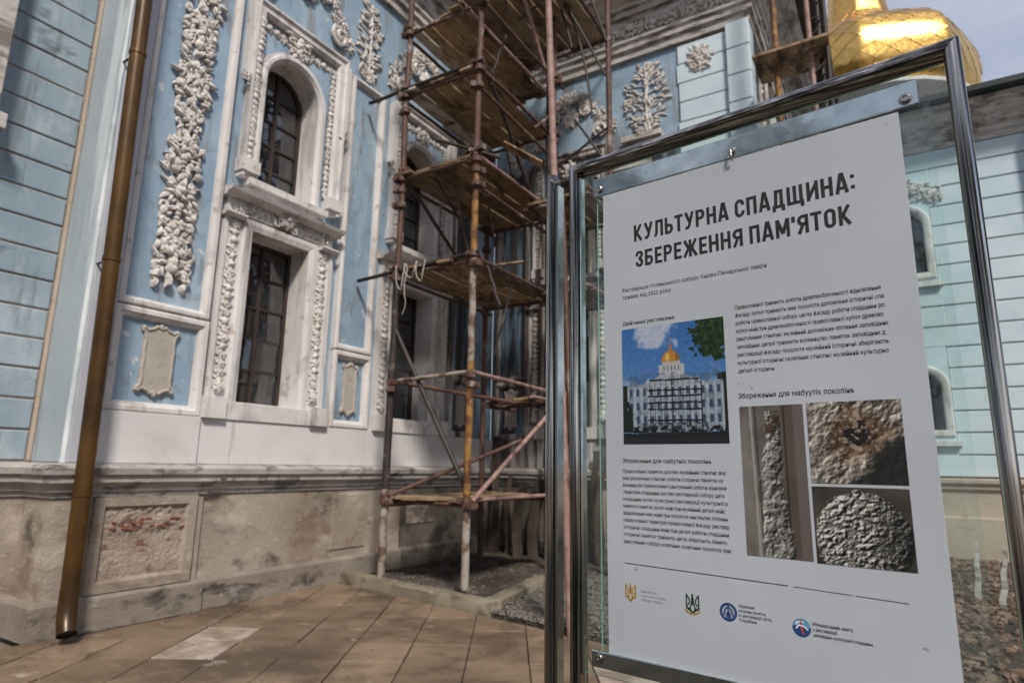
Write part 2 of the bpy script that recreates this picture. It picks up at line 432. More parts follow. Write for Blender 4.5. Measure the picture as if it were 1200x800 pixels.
def ball(mb, cx, cz, r, b=0.0, hs=1.0, sx=1.0):
    n, k = 8, 3
    vs = []
    for i in range(k):
        a = i / k * pi / 2
        for j in range(n):
            q = 2 * pi * j / n
            vs.append((cx + r * sx * cos(a) * cos(q), -(b + r * hs * sin(a)), cz + r * cos(a) * sin(q)))
    vs.append((cx, -(b + r * hs), cz))
    fs = [(i * n + j, i * n + (j + 1) % n, (i + 1) * n + (j + 1) % n, (i + 1) * n + j) for i in range(k - 1) for j in range(n)]
    fs += [((k - 1) * n + j, (k - 1) * n + (j + 1) % n, k * n) for j in range(n)]
    mb.add(vs, fs)

def scroll(mb, cx, cz, R, side, rot, r, b=0.0, turns=1.3):
    pts = []
    n = 13
    for i in range(n):
        t = i / (n - 1)
        a = rot + side * t * turns * 2 * pi
        rr = R * (1 - .78 * t)
        pts.append((cx + rr * cos(a), -(b + r * .6 + .35 * r * t * 2), cz + rr * sin(a)))
    mb.tube(pts, r * .75, 5, True, r * 1.1)

def rosette(mb, cx, cz, R, b=0.0, n=6, rg=random):
    a0 = rg.uniform(0, 1)
    for k in range(n):
        leaf(mb, cx, cz, a0 + k * 2 * pi / n, R, R * .8, R * .42, b + .005)
    ball(mb, cx, cz, R * .3, b + R * .25)

def spray(mb, rg, cx, cz, w, h, b, dens=1.0):
    """one repeat of a foliage chain: mirrored curling leaves, buds and scrolls about a central stem of bells"""
    kind = rg.choice((0, 0, 1, 2, 2))
    if kind == 0: rosette(mb, cx, cz + .05 * h, w * rg.uniform(.17, .22), b + .03, rg.choice((6, 7, 8)), rg)
    elif kind == 1:
        for k in range(4): ball(mb, cx, cz + h * (.3 - .16 * k), w * (.10 - .018 * k), b + .02, 1.1, 1.2)
    else:
        ball(mb, cx, cz + .05 * h, w * .15, b + .03, 1.0); leaf(mb, cx, cz + .1 * h, pi / 2, w * .28, w * .2, w * .2, b + .03)
    P = []
    for q in range(int(9 * dens)):
        P.append((rg.uniform(.04, .34), rg.uniform(-.46, .44), rg.uniform(-1.3, 1.6), rg.uniform(.11, .21), rg.uniform(.11, .18), rg.uniform(.14, .26), rg.uniform(-.9, .9), rg.uniform(0, .025)))
    S = [(rg.uniform(.16, .38), rg.uniform(-.35, .35), rg.uniform(.07, .115), rg.uniform(0, 6.2), rg.choice((-1, 1))) for _ in range(3)]
    B = [(rg.uniform(.1, .36), rg.uniform(-.45, .45), rg.uniform(.035, .06)) for _ in range(5)]
    for sd in (-1, 1):
        for (x, z, a, L, W, H, cu, bb) in P:
            if rg.random() < .08: continue                       # broken away
            aa = a if sd > 0 else pi - a
            leaf(mb, cx + sd * w * x, cz + h * z, aa + rg.uniform(-.15, .15), w * L * 1.25, w * W, w * H * .72, b + bb, sd * cu)
        for (x, z, R, r0, dr) in S:
            scroll(mb, cx + sd * w * x, cz + h * z, w * R, sd * dr, r0 if sd > 0 else pi - r0, w * .045, b + .015, 1.0)
        for (x, z, r) in B: ball(mb, cx + sd * w * x, cz + h * z, w * r, b, 1.3)
    for k in range(4): leaf(mb, cx + rg.uniform(-.06, .06) * w, cz - h * (.18 + .09 * k), rg.choice((-1, 1)) * rg.uniform(.7, 2.2), w * .2, w * .13, w * .16, b + .03, rg.uniform(-.5, .5))

def chain(cx, z0, z1, w, step, seed, b=0.0, taper=False):
    rg = random.Random(seed); mb = MB()
    n = max(1, round((z1 - z0) / step)); st = (z1 - z0) / n
    for i in range(n):
        t = (i + .5) / n
        ww = w * (1.0 if not taper else (.45 + .55 * sin(pi * min(1, t * .8 + .18))))
        mb.tube([(cx, -b - .008, z0 + i * st), (cx, -b - .008, z0 + (i + 1) * st)], w * .07, 6)
        spray(mb, rg, cx + rg.uniform(-.01, .01), z0 + (i + .5) * st, ww * rg.uniform(.9, 1.08), st, b)
    return mb

def cluster(cx, z0, z1, w, seed, b=0.0):
    rg = random.Random(seed); mb = MB(); H = z1 - z0
    mb.tube([(cx, -b - .012, z0), (cx + .01, -b - .014, (z0 + z1) / 2), (cx, -b - .012, z1)], .022, 6)
    n = int(95 * w / .5)
    for k in range(n):
        t = rg.random(); ww = w * .5 * (.18 + .9 * sin(pi * min(1, (1 - t) * .85 + .1)) ** 1.1)
        x = rg.uniform(-1, 1) * ww
        z = z0 + H * t; a = pi / 2 - x / max(ww, .01) * 1.5 + rg.uniform(-.7, .7)
        leaf(mb, cx + x * .85, z, a, rg.uniform(.06, .13), rg.uniform(.035, .06), rg.uniform(.03, .06), b + rg.uniform(0, .015), rg.uniform(-.8, .8))
        if k % 7 == 0: ball(mb, cx + x, z, rg.uniform(.015, .028), b, 1.4)
        if k % 11 == 0: scroll(mb, cx + x * .8, z, .05, rg.choice((-1, 1)), rg.uniform(0, 6), .014, b + .01, 1.1)
    for k in range(9):
        z = z0 + H * (k + .5) / 9; t = (k + .5) / 9; ww = w * .42 * (.18 + .9 * sin(pi * min(1, (1 - t) * .85 + .1)))
        mb.tube([(cx, -b - .012, z - .04), (cx + ww * .5, -b - .014, z), (cx + ww, -b - .010, z + .03)], .011, 5)
        mb.tube([(cx, -b - .012, z - .02), (cx - ww * .5, -b - .014, z + .02), (cx - ww, -b - .010, z + .04)], .011, 5)
    return mb

def bead_strip(mb, rg, pts, w, b=0.0):
    """garland along a polyline"""
    for (x0, z0), (x1, z1) in zip(pts[:-1], pts[1:]):
        mb.tube([(x0, -b - .008, z0), (x1, -b - .008, z1)], w * .10, 6)
        L = sqrt((x1 - x0) ** 2 + (z1 - z0) ** 2); n = max(1, int(L / (w * .62))); a = atan2(z1 - z0, x1 - x0)
        for i in range(n):
            t = (i + .5) / n; x = x0 + (x1 - x0) * t; z = z0 + (z1 - z0) * t
            r = rg.random()
            if r < .45: ball(mb, x, z, w * rg.uniform(.26, .36), b, .9)
            elif r < .7: rosette(mb, x, z, w * .45, b, 5, rg)
            else: scroll(mb, x, z, w * .32, rg.choice((-1, 1)), rg.uniform(0, 6), w * .10, b)
            for sd in (-1, 1):
                leaf(mb, x, z, a + sd * rg.uniform(.5, 1.3), w * rg.uniform(.4, .58), w * .3, w * .22, b, sd * .3)

# ------------------------------------------------------------------ THE CATHEDRAL
cath = empty('cathedral', (W0, 0, 0))
tag(cath, 'pale blue and white baroque cathedral facade with stucco ornament, under scaffolding', 'cathedral')

def wall_boxes(mb, s0, s1, z0, z1, holes, d0=-.45, d1=0.0):
    xs = sorted({s0, s1, *[h[0] for h in holes], *[h[1] for h in holes]})
    for a, b in zip(xs[:-1], xs[1:]):
        m = (a + b) / 2; z = z0
        for h in sorted([h for h in holes if h[0] < m < h[1]], key=lambda h: h[2]):
            if h[2] > z: mb.wbox(a, b, z, h[2], d0, d1)
            z = h[3]
        if z1 > z: mb.wbox(a, b, z, z1, d0, d1)

def arch_path(s0, s1, z0, zs, n=14):
    r = (s1 - s0) / 2; c = (s0 + s1) / 2
    return [(s0, z0), (s1, z0)] + [(c + r * cos(pi * k / n), zs + r * sin(pi * k / n)) for k in range(n + 1)]

LW = (4.36, 5.23, 2.14, 4.20)           # lower window opening
UW = (4.36, 5.20, 4.80, 6.20)           # upper window opening up to the springing
UWR = (UW[1] - UW[0]) / 2

def spandrels(mb, s0, s1, zs, d=0.0, n=10):
    r = (s1 - s0) / 2; c = (s0 + s1) / 2
    for sd in (-1, 1):
        pts = [(c + sd * r, -d, zs + r)] + [(c + sd * r * cos(pi / 2 * k / n), -d, zs + r * sin(pi / 2 * k / n)) for k in range(n + 1)]
        mb.add(pts, [tuple(range(len(pts)))])

CACHE = {}
def window(Mx, arched, parent, dark=False):
    """window part with frame, muntins and panes as sub-parts; local coordinates of the bay"""
    s0, s1, z0, z1 = UW if arched else LW
    d = -.30
    key = ('w', arched)
    if key not in CACHE:
        o = {}
        f = MB(); fw = .045
        if arched:
            path = arch_path(s0 + .012, s1 - .012, z0 + .012, z1)
        else:
            path = [(s0 + .012, z0 + .012), (s1 - .012, z0 + .012), (s1 - .012, z1 - .012), (s0 + .012, z1 - .012)]
        f.sweep(path, [(0, d - .03), (0, d + .03), (-fw, d + .03), (-fw, d - .03), (0, d - .03)])
        o['frame'] = f.mesh('window_frame'); o['frame'].materials.append(winframe)
        mu = MB(); c = (s0 + s1) / 2
        top = z1 + UWR - .05 if arched else z1 - .05
        mu.wbox(c - .022, c + .022, z0 + .05, top, d - .022, d + .028)
        rows = 5
        zz = [z0 + .05 + (top - z0 - .05) * k / rows for k in range(rows + 1)]
        for k in range(1, rows):
            half = (s1 - s0) / 2 - .05
            if arched and zz[k] > z1: half = sqrt(max(UWR ** 2 - (zz[k] - z1) ** 2, .01)) - .05
            mu.wbox(c - half, c - .0225, zz[k] - .014, zz[k] + .014, d - .018, d + .022)
            mu.wbox(c + .0225, c + half, zz[k] - .014, zz[k] + .014, d - .018, d + .022)
        o['muntin'] = mu.mesh('muntin'); o['muntin'].materials.append(winframe)
        o['panes'] = []
        for k in range(rows):
            for sd in (-1, 1):
                rg = random.Random(k * 7 + sd + (50 if arched else 0))
                x0, x1 = (s0 + .05, c - .02) if sd < 0 else (c + .02, s1 - .05)
                za, zb = zz[k] + .01, zz[k + 1] - .01
                tx, tz = rg.uniform(-.006, .006), rg.uniform(-.008, .008)
                p = MB()
                if arched and zb > z1:
                    rr = UWR - .05
                    pts = [(c + sd * .02, za)]
                    zst = max(za, z1)
                    if za < z1: pts.append((c + sd * rr, za))
                    for q in range(7):
                        aa = math.asin(min(1, (zst - z1) / rr)) + (math.asin(min(1, (zb - z1) / rr)) - math.asin(min(1, (zst - z1) / rr))) * q / 6
                        pts.append((c + sd * max(.02, rr * cos(aa)), z1 + rr * sin(aa)))
                    pts.append((c + sd * .02, zb))
                else:
                    pts = [(x0, za), (x1, za), (x1, zb), (x0, zb)]
                xm = (x0 + x1) / 2; zm = (za + zb) / 2
                p.add([(x, -(d + (x - xm) * tx * 6 + (z - zm) * tz * 6), z) for x, z in pts], [tuple(range(len(pts)))])
                me = p.mesh('pane'); me.materials.append(winglass); o['panes'].append(me)
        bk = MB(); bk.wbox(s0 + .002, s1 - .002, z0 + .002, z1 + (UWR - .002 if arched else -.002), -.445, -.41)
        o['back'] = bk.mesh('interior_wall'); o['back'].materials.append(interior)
        CACHE[key] = o
    o = CACHE[key]
    w = inst('window', o['frame'], parent, Mx)
    inst('muntin', o['muntin'], w, Mx)
    for me in o['panes']: inst('pane', me, w, Mx)
    inst('interior_wall', o['back'], w, Mx)
    return w

def cached(key, fn, mat, smooth=None):
    k = (key, mat.name)
    if k not in CACHE:
        me = fn().mesh(key, smooth); me.materials.append(mat); CACHE[k] = me
    return CACHE[k]

def bay(Mx, parent, wm, seed=1, full=True):
    """window bay: measured for s 4.0 .. 5.65"""
    window(Mx, False, parent); window(Mx, True, parent)
    # lower surround with deep reveal
    def f():
        mb = MB(); s0, s1, z0, z1 = LW
        mb.sweep([(s0, z0), (s1, z0), (s1, z1), (s0, z1)], [(-.012, -.34), (-.012, .075), (.05, .095), (.10, .095), (.12, .06), (.12, 0)])
        mb.wbox(4.02, 4.239, 2.141, 4.34, 0, .055)        # strip backing
        mb.wbox(5.351, 5.60, 2.141, 4.34, 0, .055)
        mb.wbox(5.56, 5.62, 2.142, 4.33, 0, .08); mb.wbox(4.0, 4.05, 2.142, 4.33, 0, .08)
        mb.wbox(3.98, 5.65, 1.95, 2.139, 0, .11)
        mb.wbox(3.96, 4.22, 1.951, 2.18, .02, .15); mb.wbox(5.40, 5.67, 1.951, 2.18, .02, .15)
        mb.wbox(4.02, 5.60, 4.342, 4.50, 0, .07)
        return mb
    inst('window_surround', cached('window_surround', f, wm), parent, Mx)
    def f():
        mb = MB()
        mb.sweep([(3.96, 4.50), (5.68, 4.50)], [(0, 0), (0, .13), (-.03, .15), (-.045, .22), (-.085, .24), (-.09, .10), (-.14, 0)], False)
        for a, b in ((3.97, 4.24), (5.38, 5.66)):
            mb.sweep([(a, 4.26), (b, 4.26)], [(0, .05), (0, .11), (-.03, .16), (-.05, .16), (-.05, .05)], False)
        return mb
    inst('window_cornice', cached('window_cornice', f, wm), parent, Mx)
    def piece(name, fn):
        def f():
            rg = random.Random(seed * 31 + len(name) + int(name[-1])); mb = MB(); fn(mb, rg); return mb
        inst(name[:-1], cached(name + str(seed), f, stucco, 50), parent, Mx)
    def jambo(c):
        def fn(mb, rg):
            bead_strip(mb, rg, [(c, 2.22), (c + .005, 4.24)], .15, .055); rosette(mb, c, 2.30, .07, .08, 6, rg)
        return fn
    piece('window_garland1', jambo(4.14)); piece('window_garland2', jambo(5.455))
    def fn(mb, rg):
        for c in (4.16, 5.47): spray(mb, rg, c, 4.41, .18, .18, .07)
        mb.tube([(4.08, -.08, 4.42), (5.56, -.08, 4.42)], .02, 6)
        bead_strip(mb, rg, [(4.18, 4.42), (5.46, 4.42)], .13, .07)
    piece('lintel_garland1', fn)
    def fn(mb, rg):
        ball(mb, 4.81, 4.47, .11, .08, .6); rosette(mb, 4.81, 4.47, .14, .10, 9, rg)
        for sd in (-1, 1):
            scroll(mb, 4.81 + sd * .13, 4.54, .07, sd, 0, .02, .1); scroll(mb, 4.81 + sd * .12, 4.38, .06, -sd, 0, .02, .08)
    piece('shell_cartouche1', fn)
    # apron between the windows
    def f():
        mb = MB(); n = 24; pts = []
        for k in range(n + 1):
            t = k / n; x = 4.30 + (5.30 - 4.30) * t
            pts.append((x, 4.62 + .05 * cos(t * 4 * pi) - .06 * sin(pi * t) ** 2 + .02))
        vs = [(x, -.09, z) for x, z in pts] + [(x, -.09, 4.72) for x, z in pts]
        vs += [(x, 0, z) for x, z in pts] + [(x, 0, 4.72) for x, z in pts]
        m = n + 1
        fs = [(k, k + 1, m + k + 1, m + k) for k in range(n)] + [(k, 2 * m + k, 2 * m + k + 1, k + 1) for k in range(n)]
        mb.add(vs, fs)
        mb.wbox(4.22, 5.42, 4.72, 4.80, 0, .15)
        return mb
    inst('window_sill', cached('window_sill', f, wm), parent, Mx)
    # upper arched surround
    def f():
        mb = MB()
        mb.sweep(arch_path(UW[0], UW[1], UW[2], UW[3], 20), [(-.012, -.34), (-.012, .06), (.025, .10), (.06, .10), (.075, .07), (.11, .07), (.12, 0)])
        return mb
    inst('arch_surround', cached('arch_surround', f, wm, 40), parent, Mx)
    def f():
        mb = MB()
        pr = [(-.05, .0), (-.05, .06), (-.02, .10), (.05, .10), (.07, .13), (.10, .13), (.10, 0)]
        mb.sweep([(4.22, 4.80), (4.22, 7.08), (5.52, 7.08), (5.52, 4.80)][::-1], pr, False)
        mb.wbox(4.10, 4.34, 4.86, 5.02, 0, .15); mb.wbox(5.42, 5.66, 4.86, 5.02, 0, .15)
        mb.wbox(4.05, 4.155, 6.1, 7.1, .0, .11); mb.wbox(5.585, 5.68, 6.1, 7.1, .0, .11)
        return mb
    inst('outer_frame', cached('outer_frame', f, wm), parent, Mx)
    piece('arch_garland1', lambda mb, rg: bead_strip(mb, rg, [(4.20, 5.0), (4.21, 6.95)], .13, .085))
    piece('arch_garland2', lambda mb, rg: bead_strip(mb, rg, [(5.42, 5.0), (5.42, 6.95)], .13, .03))
    piece('arch_garland3', lambda mb, rg: (bead_strip(mb, rg, [(4.30, 6.93), (5.42, 6.93)], .17, .0), spray(mb, rg, 4.79, 6.90, .38, .28, .04)))
    piece('console1', lambda mb, rg: spray(mb, rg, 4.08, 6.05, .16, .19, .08))
    piece('console2', lambda mb, rg: spray(mb, rg, 5.63, 6.05, .16, .19, .08))
    if full:
        def f():
            rg = random.Random(seed + 40); mb = MB()
            for k in range(15):
                t = k / 14; x = 4.05 + 1.62 * t; z = 7.45 + 1.0 * sin(pi * (t * .8 + .12)) ** 1.2 - .1
                spray(mb, rg, x, z, .24, .24, .01)
                if k % 3 == 0: spray(mb, rg, x, z - .18, .2, .2, 0)
            for sd in (-1, 1):
                scroll(mb, 4.85 + sd * .62, 7.52, .16, sd, 1.5, .04, .02, 1.6)
                scroll(mb, 4.85 + sd * .3, 8.0, .14, -sd, 1.5, .035, .02, 1.5)
            rosette(mb, 4.85, 7.9, .2, .02, 8, rg)
            return mb
        inst('swag_ornament', cached('swag%d' % seed, f, stucco, 50), parent, Mx).name = 'swag_ornament'

PANEL_PROF = [(0, 0), (0, .085), (-.015, .10), (-.05, .10), (-.062, .075), (-.085, .065), (-.10, .0)]
def narrow_pilaster(Mx, parent, wm, bm_, seed=2, flower=True, s0=5.75, s1=6.44, orn=False, zt=7.07):
    def f():
        mb = MB()
        mb.sweep([(s0, 3.0), (s1, 3.0), (s1, zt), (s0, zt)], PANEL_PROF)
        mb.sweep([(s0 - .01, 1.951), (s1 + .01, 1.951), (s1 + .01, 2.985), (s0 - .01, 2.985)], [(a * 1.15, b * 1.05) for a, b in PANEL_PROF])
        return mb
    inst('pilaster_frame', cached('pilaster_frame%.2f%.2f' % (s0, zt), f, wm), parent, Mx).name = 'pilaster_frame'
    def f():
        mb = MB(); mb.wbox(s0 + .05, s1 - .05, 2.0, zt - .05, 0, .03); return mb
    inst('pilaster_field', cached('pilaster_field%.2f' % s0, f, bm_), parent, Mx).name = 'pilaster_field'
    def f():
        mb = MB(); c = (s0 + s1) / 2; w = (s1 - s0) * .96
        qd = [(.0, .345), (.05, .365), (.085, .335), (.14, .315), (.185, .345), (.215, .325), (.205, .285), (.180, .262), (.170, .20), (.178, .1), (.172, .0)]
        qq = [(x, z) for x, z in qd] + [(x, -z) for x, z in qd[-2::-1]]
        qq = qq + [(-x, z) for x, z in qq[-2:0:-1]]
        pts = [(c + x * w, 2.49 + z * .98) for x, z in qq][::-1]
        n = len(pts)
        mb.sweep(pts, [(0, .03), (0, .062), (-.010, .074), (-.022, .074), (-.030, .06), (-.030, .05)])
        mb.add([(c + (x - c) * .95, -.060, 2.49 + (z - 2.49) * .97) for x, z in pts], [tuple(range(n))])
        ball(mb, c, 2.49 + .345, .028, .05); ball(mb, c, 2.49 - .35, .03, .05)
        return mb
    inst('plaque', cached('plaque%.2f' % s0, f, plaque), parent, Mx).name = 'plaque'
    if flower:
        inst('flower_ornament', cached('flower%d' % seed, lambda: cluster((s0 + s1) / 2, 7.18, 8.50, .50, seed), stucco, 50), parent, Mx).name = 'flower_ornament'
    if orn:
        inst('pendant_ornament', cached('pendant%d' % seed, lambda: chain((s0 + s1) / 2 + .01, 3.30, zt - .12, .45, .30, seed, .03), stucco, 50), parent, Mx).name = 'pendant_ornament'

UWh = (UW[0], UW[1], UW[2], UW[3] + UWR)
# facade A wall
mb = MB()
holes = []
for s in (0, 2.57): holes += [(LW[0] + s, LW[1] + s, LW[2], LW[3]), (UWh[0] + s, UWh[1] + s, UWh[2], UWh[3])]
wall_boxes(mb, 2.97, 9.7, 1.46, 8.72, holes)
for s in (0, 2.57): spandrels(mb, UW[0] + s, UW[1] + s, UW[3])
wall_a = mb.build('wall', blue, cath, MA)
bay(MA, cath, white, 1)
bay(sh(MA, 2.57), cath, white, 2)
narrow_pilaster(MA, cath, white, blue, 3)
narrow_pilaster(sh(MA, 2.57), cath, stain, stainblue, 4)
narrow_pilaster(MA, cath, white, blue, 6, False, 2.975, 3.945, True, 8.40)
mb = MB(); mb.wbox(2.972, 3.955, 1.461, 1.949, 0, .12)
mb.build('base_band', bandwhite, cath, MA, bevel=.006)
mb = MB(); mb.wbox(3.956, 6.45, 1.461, 1.949, 0, .09)
mb.build('base_band', bandwhite, cath, MA, bevel=.006)
mb = MB(); mb.wbox(6.453, 9.69, 1.461, 1.949, 0, .088)
mb.build('base_band', bandwhite, cath, MA, bevel=.006)

# smooth corner pier and the rusticated wall on the left
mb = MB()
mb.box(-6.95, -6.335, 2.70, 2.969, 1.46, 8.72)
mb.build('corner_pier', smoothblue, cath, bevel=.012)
mb = MB(); mb.box(-6.3345, -6.30, 2.735, 2.969, 1.461, 8.719)
mb.build('pier_front', lavender, cath, bevel=.01)
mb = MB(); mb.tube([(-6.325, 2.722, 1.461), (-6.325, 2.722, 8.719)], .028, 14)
mb.build('pier_highlight', edgelight, cath, smooth=60)  # strip with the corner highlight painted on
mb = MB(); mb.wbox(-3, 2.70, 1.46, 10.5, -.4, -.02)
mb.build('wall', jointm, cath, MN)
blk = MB()
for (x0, x1, z0, z1, d0, d1) in [(-2.5, 2.655, .009, .276, -.03, -.008)]: blk.wbox(x0, x1, z0, z1, d0, d1)
bme = blk.mesh('render_course'); bme.materials.append(rustic)
z = 1.47; k = 0
while z < 8.6:
    o = inst('render_course', bme, cath, MN @ Matrix.Translation((0, random.uniform(-.004, .004), z)))
    md = o.modifiers.new('bevel', 'BEVEL'); md.width = .012; md.segments = 2; md.limit_method = 'ANGLE'
    z += .285; k += 1
mb = MB(); mb.wbox(2.665, 2.699, 1.461, 8.71, -.03, .02)
mb.build('pier_return', beige, cath, MN, bevel=.01)
mb = MB(); mb.wbox(.5, 1.93, 4.55, 10.4, .02, .22); mb.wbox(.4, 1.99, 4.40, 4.549, .02, .27)
mb.build('upper_pilaster', cornicem, cath, MN, bevel=.01)

# facade B
mb = MB()
holes = [(LW[0] - 9.6, LW[1] - 9.6, LW[2], LW[3]), (UWh[0] - 9.6, UWh[1] - 9.6, UWh[2], UWh[3])]
wall_boxes(mb, -6.41, SX - .001, 1.46, 7.0, holes)
spandrels(mb, UW[0] - 9.6, UW[1] - 9.6, UW[3])
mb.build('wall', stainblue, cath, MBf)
mb = MB(); mb.wbox(-6.41, SX - .001, 7.0, 8.72, -.45, 0)
mb.build('wall', blue, cath, MBf)
bay(sh(MBf, -9.6), cath, stain, 5)
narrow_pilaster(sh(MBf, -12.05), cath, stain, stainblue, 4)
mb = MB(); mb.wbox(-3.75, -2.9, 6.95, 7.02, 0, .16); mb.wbox(-3.68, -2.97, 7.021, 7.12, 0, .24); mb.wbox(-3.9, -3.2, 6.6, 6.949, 0, .09)
mb.build('broken_ledge', cornicem, cath, MBf, bevel=.01)
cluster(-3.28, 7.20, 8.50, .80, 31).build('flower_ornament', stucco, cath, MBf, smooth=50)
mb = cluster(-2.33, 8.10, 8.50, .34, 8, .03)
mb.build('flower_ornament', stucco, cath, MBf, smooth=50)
mb = MB(); mb.wbox(-2.70, -1.86, 1.47, 8.71, .0, .012); mb.build('joint_backing', jointm, cath, MBf)
blk = MB(); blk.wbox(-2.70, -1.88, .008, .352, .0, .035)
bme = blk.mesh('render_course'); bme.materials.append(paleblue)
z = 1.47
while z < 8.4:
    o = inst('render_course', bme, cath, MBf @ Matrix.Translation((random.uniform(-.03, .03), 0, z)))
    md = o.modifiers.new('bevel', 'BEVEL'); md.width = .012; md.segments = 2; md.limit_method = 'ANGLE'
    z += .36
blk = MB(); blk.wbox(-1.87, SX + .05, .008, .478, -.3, .11)
bme = blk.mesh('quoin'); bme.materials.append(paleblue)
z = 1.47
while z < 8.3:
    o = inst('quoin', bme, cath, MBf @ Matrix.Translation((0, 0, z)))
    md = o.modifiers.new('bevel', 'BEVEL'); md.width = .015; md.segments = 2; md.limit_method = 'ANGLE'
    z += .485
mb = MB(); mb.wbox(-6.30, SX, 1.461, 1.95, 0, .07)
mb.build('base_band', stain, cath, MBf, bevel=.006)
# side wall
mb = MB(); mb.wbox(BY, CY, 1.46, 8.72, -.5, 0)
mb.build('wall', blue, cath, MD)
cluster(10.55, 6.2, 8.4, .5, 33).build('flower_ornament', stucco, cath, MD, smooth=50)
mb = MB()
mb.sweep([(10.15, 2.1), (10.95, 2.1), (10.95, 8.6), (10.15, 8.6)], PANEL_PROF)
mb.sweep([(11.6, 2.1), (12.9, 2.1), (12.9, 8.6), (11.6, 8.6)], PANEL_PROF)
mb.build('pilaster_frame', stain, cath, MD)

# plinth: runs round the whole building
PATH = [(-6.90, -3), (-6.90, 2.76), (-6.38, 2.76), (-6.38, 3.97), (W0, 3.97), (W0, BY), (SX, BY), (SX, CY + .2)]
MPL = Matrix.Identity(4)
PATHS = [(PATH[:5] + [(W0, 7.20)], footing, plinth), ([(W0, 7.201), (W0, BY), (-4.2, BY)], cornershade, cornershade), ([(-4.199, BY), (SX, BY), (SX, CY + .2)], footing, plinth)]
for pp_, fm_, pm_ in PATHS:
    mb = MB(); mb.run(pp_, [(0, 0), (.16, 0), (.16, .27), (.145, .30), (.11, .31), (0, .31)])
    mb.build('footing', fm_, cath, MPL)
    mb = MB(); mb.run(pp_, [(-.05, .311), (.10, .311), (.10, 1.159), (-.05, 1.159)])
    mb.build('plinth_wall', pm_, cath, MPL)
mb = MB(); mb.run(PATH, [(-.05, 1.16), (.12, 1.16), (.125, 1.20), (.15, 1.21), (.155, 1.25), (.205, 1.29), (.205, 1.345), (.235, 1.36), (.24, 1.415), (.22, 1.435), (.10, 1.458), (-.05, 1.458)])
mb.build('plinth_cornice', topledge, cath, MPL)
mb = MB()
MPP = Matrix.Translation((-6.28, 0, 0)) @ Matrix.Rotation(pi / 2, 4, 'Z')
mb.sweep([(3.00, .312), (3.98, .312), (3.98, 1.155), (3.00, 1.155)], [(0, -.01), (0, .045), (-.085, .045), (-.115, .005), (-.12, .0)])
mb.build('plinth_panel_frame', plinth, cath, MPP)
g = 26; vs = []
rgp = np.random.RandomState(4)
hN = rgp.rand(g + 1, g + 1)
for i in range(g + 1):
    for j in range(g + 1):
        vs.append((3.09 + .80 * i / g, -(.004 + .018 * hN[i, j] * (.3 + 1.2 * (j / g > .62))), .41 + .66 * j / g))
mb = MB(); mb.add(vs, [(i * (g + 1) + j, (i + 1) * (g + 1) + j, (i + 1) * (g + 1) + j + 1, i * (g + 1) + j + 1) for i in range(g) for j in range(g)])
mb.build('plinth_panel', brickpatch, cath, MPP, smooth=60)
rg = random.Random(15)
for k in range(16):
    q = MB(); n = 9; cx = 3.16 + .045 * k + rg.uniform(-.02, .02); cz = .90 + .03 * sin(k * 1.1) + rg.uniform(-.035, .03); rx, rz_ = rg.uniform(.018, .045), rg.uniform(.010, .024)
    pts = [(cx + rx * cos(2 * pi * j / n) * rg.uniform(.7, 1.2), cz + rz_ * sin(2 * pi * j / n) * rg.uniform(.6, 1.3)) for j in range(n)]
    q.add([(x, -.012, z) for x, z in pts] + [(cx + (x - cx) * .8, -.029, cz + (z - cz) * .8) for x, z in pts], [(j, (j + 1) % n, n + (j + 1) % n, n + j) for j in range(n)] + [tuple(range(n, 2 * n))])
    q.build('exposed_brick', bareb, cath, MPP, smooth=60)
# broken-off render on the plinth, and odd plinth blocks
for pb in ((-6.40, -6.305, 7.35, 8.0, .62, 1.0), (-6.4, -6.306, 5.9, 6.5, .4, 1.1)):
    mb = MB(); mb.box(*pb); mb.build('plinth_patch', plinth, cath, bevel=.012)

# entablature and eaves
CP = [(W0, 2.4), (W0, BY), (SX, BY), (SX, CY + 4)]
mb = MB(); mb.run(CP, [(-.05, 8.721), (.07, 8.721), (.07, 8.86), (.12, 8.88), (.12, 8.98), (.16, 9.01), (.16, 9.06), (.05, 9.08), (-.05, 9.08)])
mb.build('architrave', cornicem, cath)
mb = MB(); mb.run(CP, [(-.05, 9.081), (.04, 9.081), (.04, 9.58), (-.05, 9.58)])
mb.build('frieze', cornicem, cath)
mb = MB(); mb.run(CP, [(-.05, 9.581), (.10, 9.581), (.13, 9.66), (.18, 9.68), (.18, 9.76), (.30, 9.84), (.42, 9.86), (.42, 9.98), (.52, 10.02), (.60, 10.12), (.60, 10.18), (-.05, 10.2)])
mb.build('cornice', cornicem, cath)
mb = MB(); mb.run(CP, [(-.3, 10.201), (.72, 10.201), (.72, 10.32), (1.0, 10.36), (1.02, 10.52), (-.3, 11.0)])
mb.build('eave', darkwood, cath)
def fr():
    rg = random.Random(77); mb = MB(); mb.tube([(-6.1, -.05, 9.33), (SX - .1, -.05, 9.33)], .03, 6)
    x = -6.1
    while x < SX:
        spray(mb, rg, x, 9.33, .34, .34, .04); bead_strip(mb, rg, [(x + .1, 9.33), (x + .25, 9.3)], .14, .04); x += .32
    return mb
fr().build('frieze_ornament', stucco, cath, MBf, smooth=50)
rg = random.Random(78); mb = MB(); mb.tube([(9.9, -.05, 9.33), (CY, -.05, 9.33)], .03, 6); s = 10.0
while s < CY:
    spray(mb, rg, s, 9.33, .34, .34, .04); s += .36
mb.build('frieze_ornament', stucco, cath, MD, smooth=50)
mb = MB(); mb.add([(-12, 2, 14), (-6.5, 2, 10.9), (-6.5, 16, 10.9), (-12, 16, 14)], [(0, 1, 2, 3)])
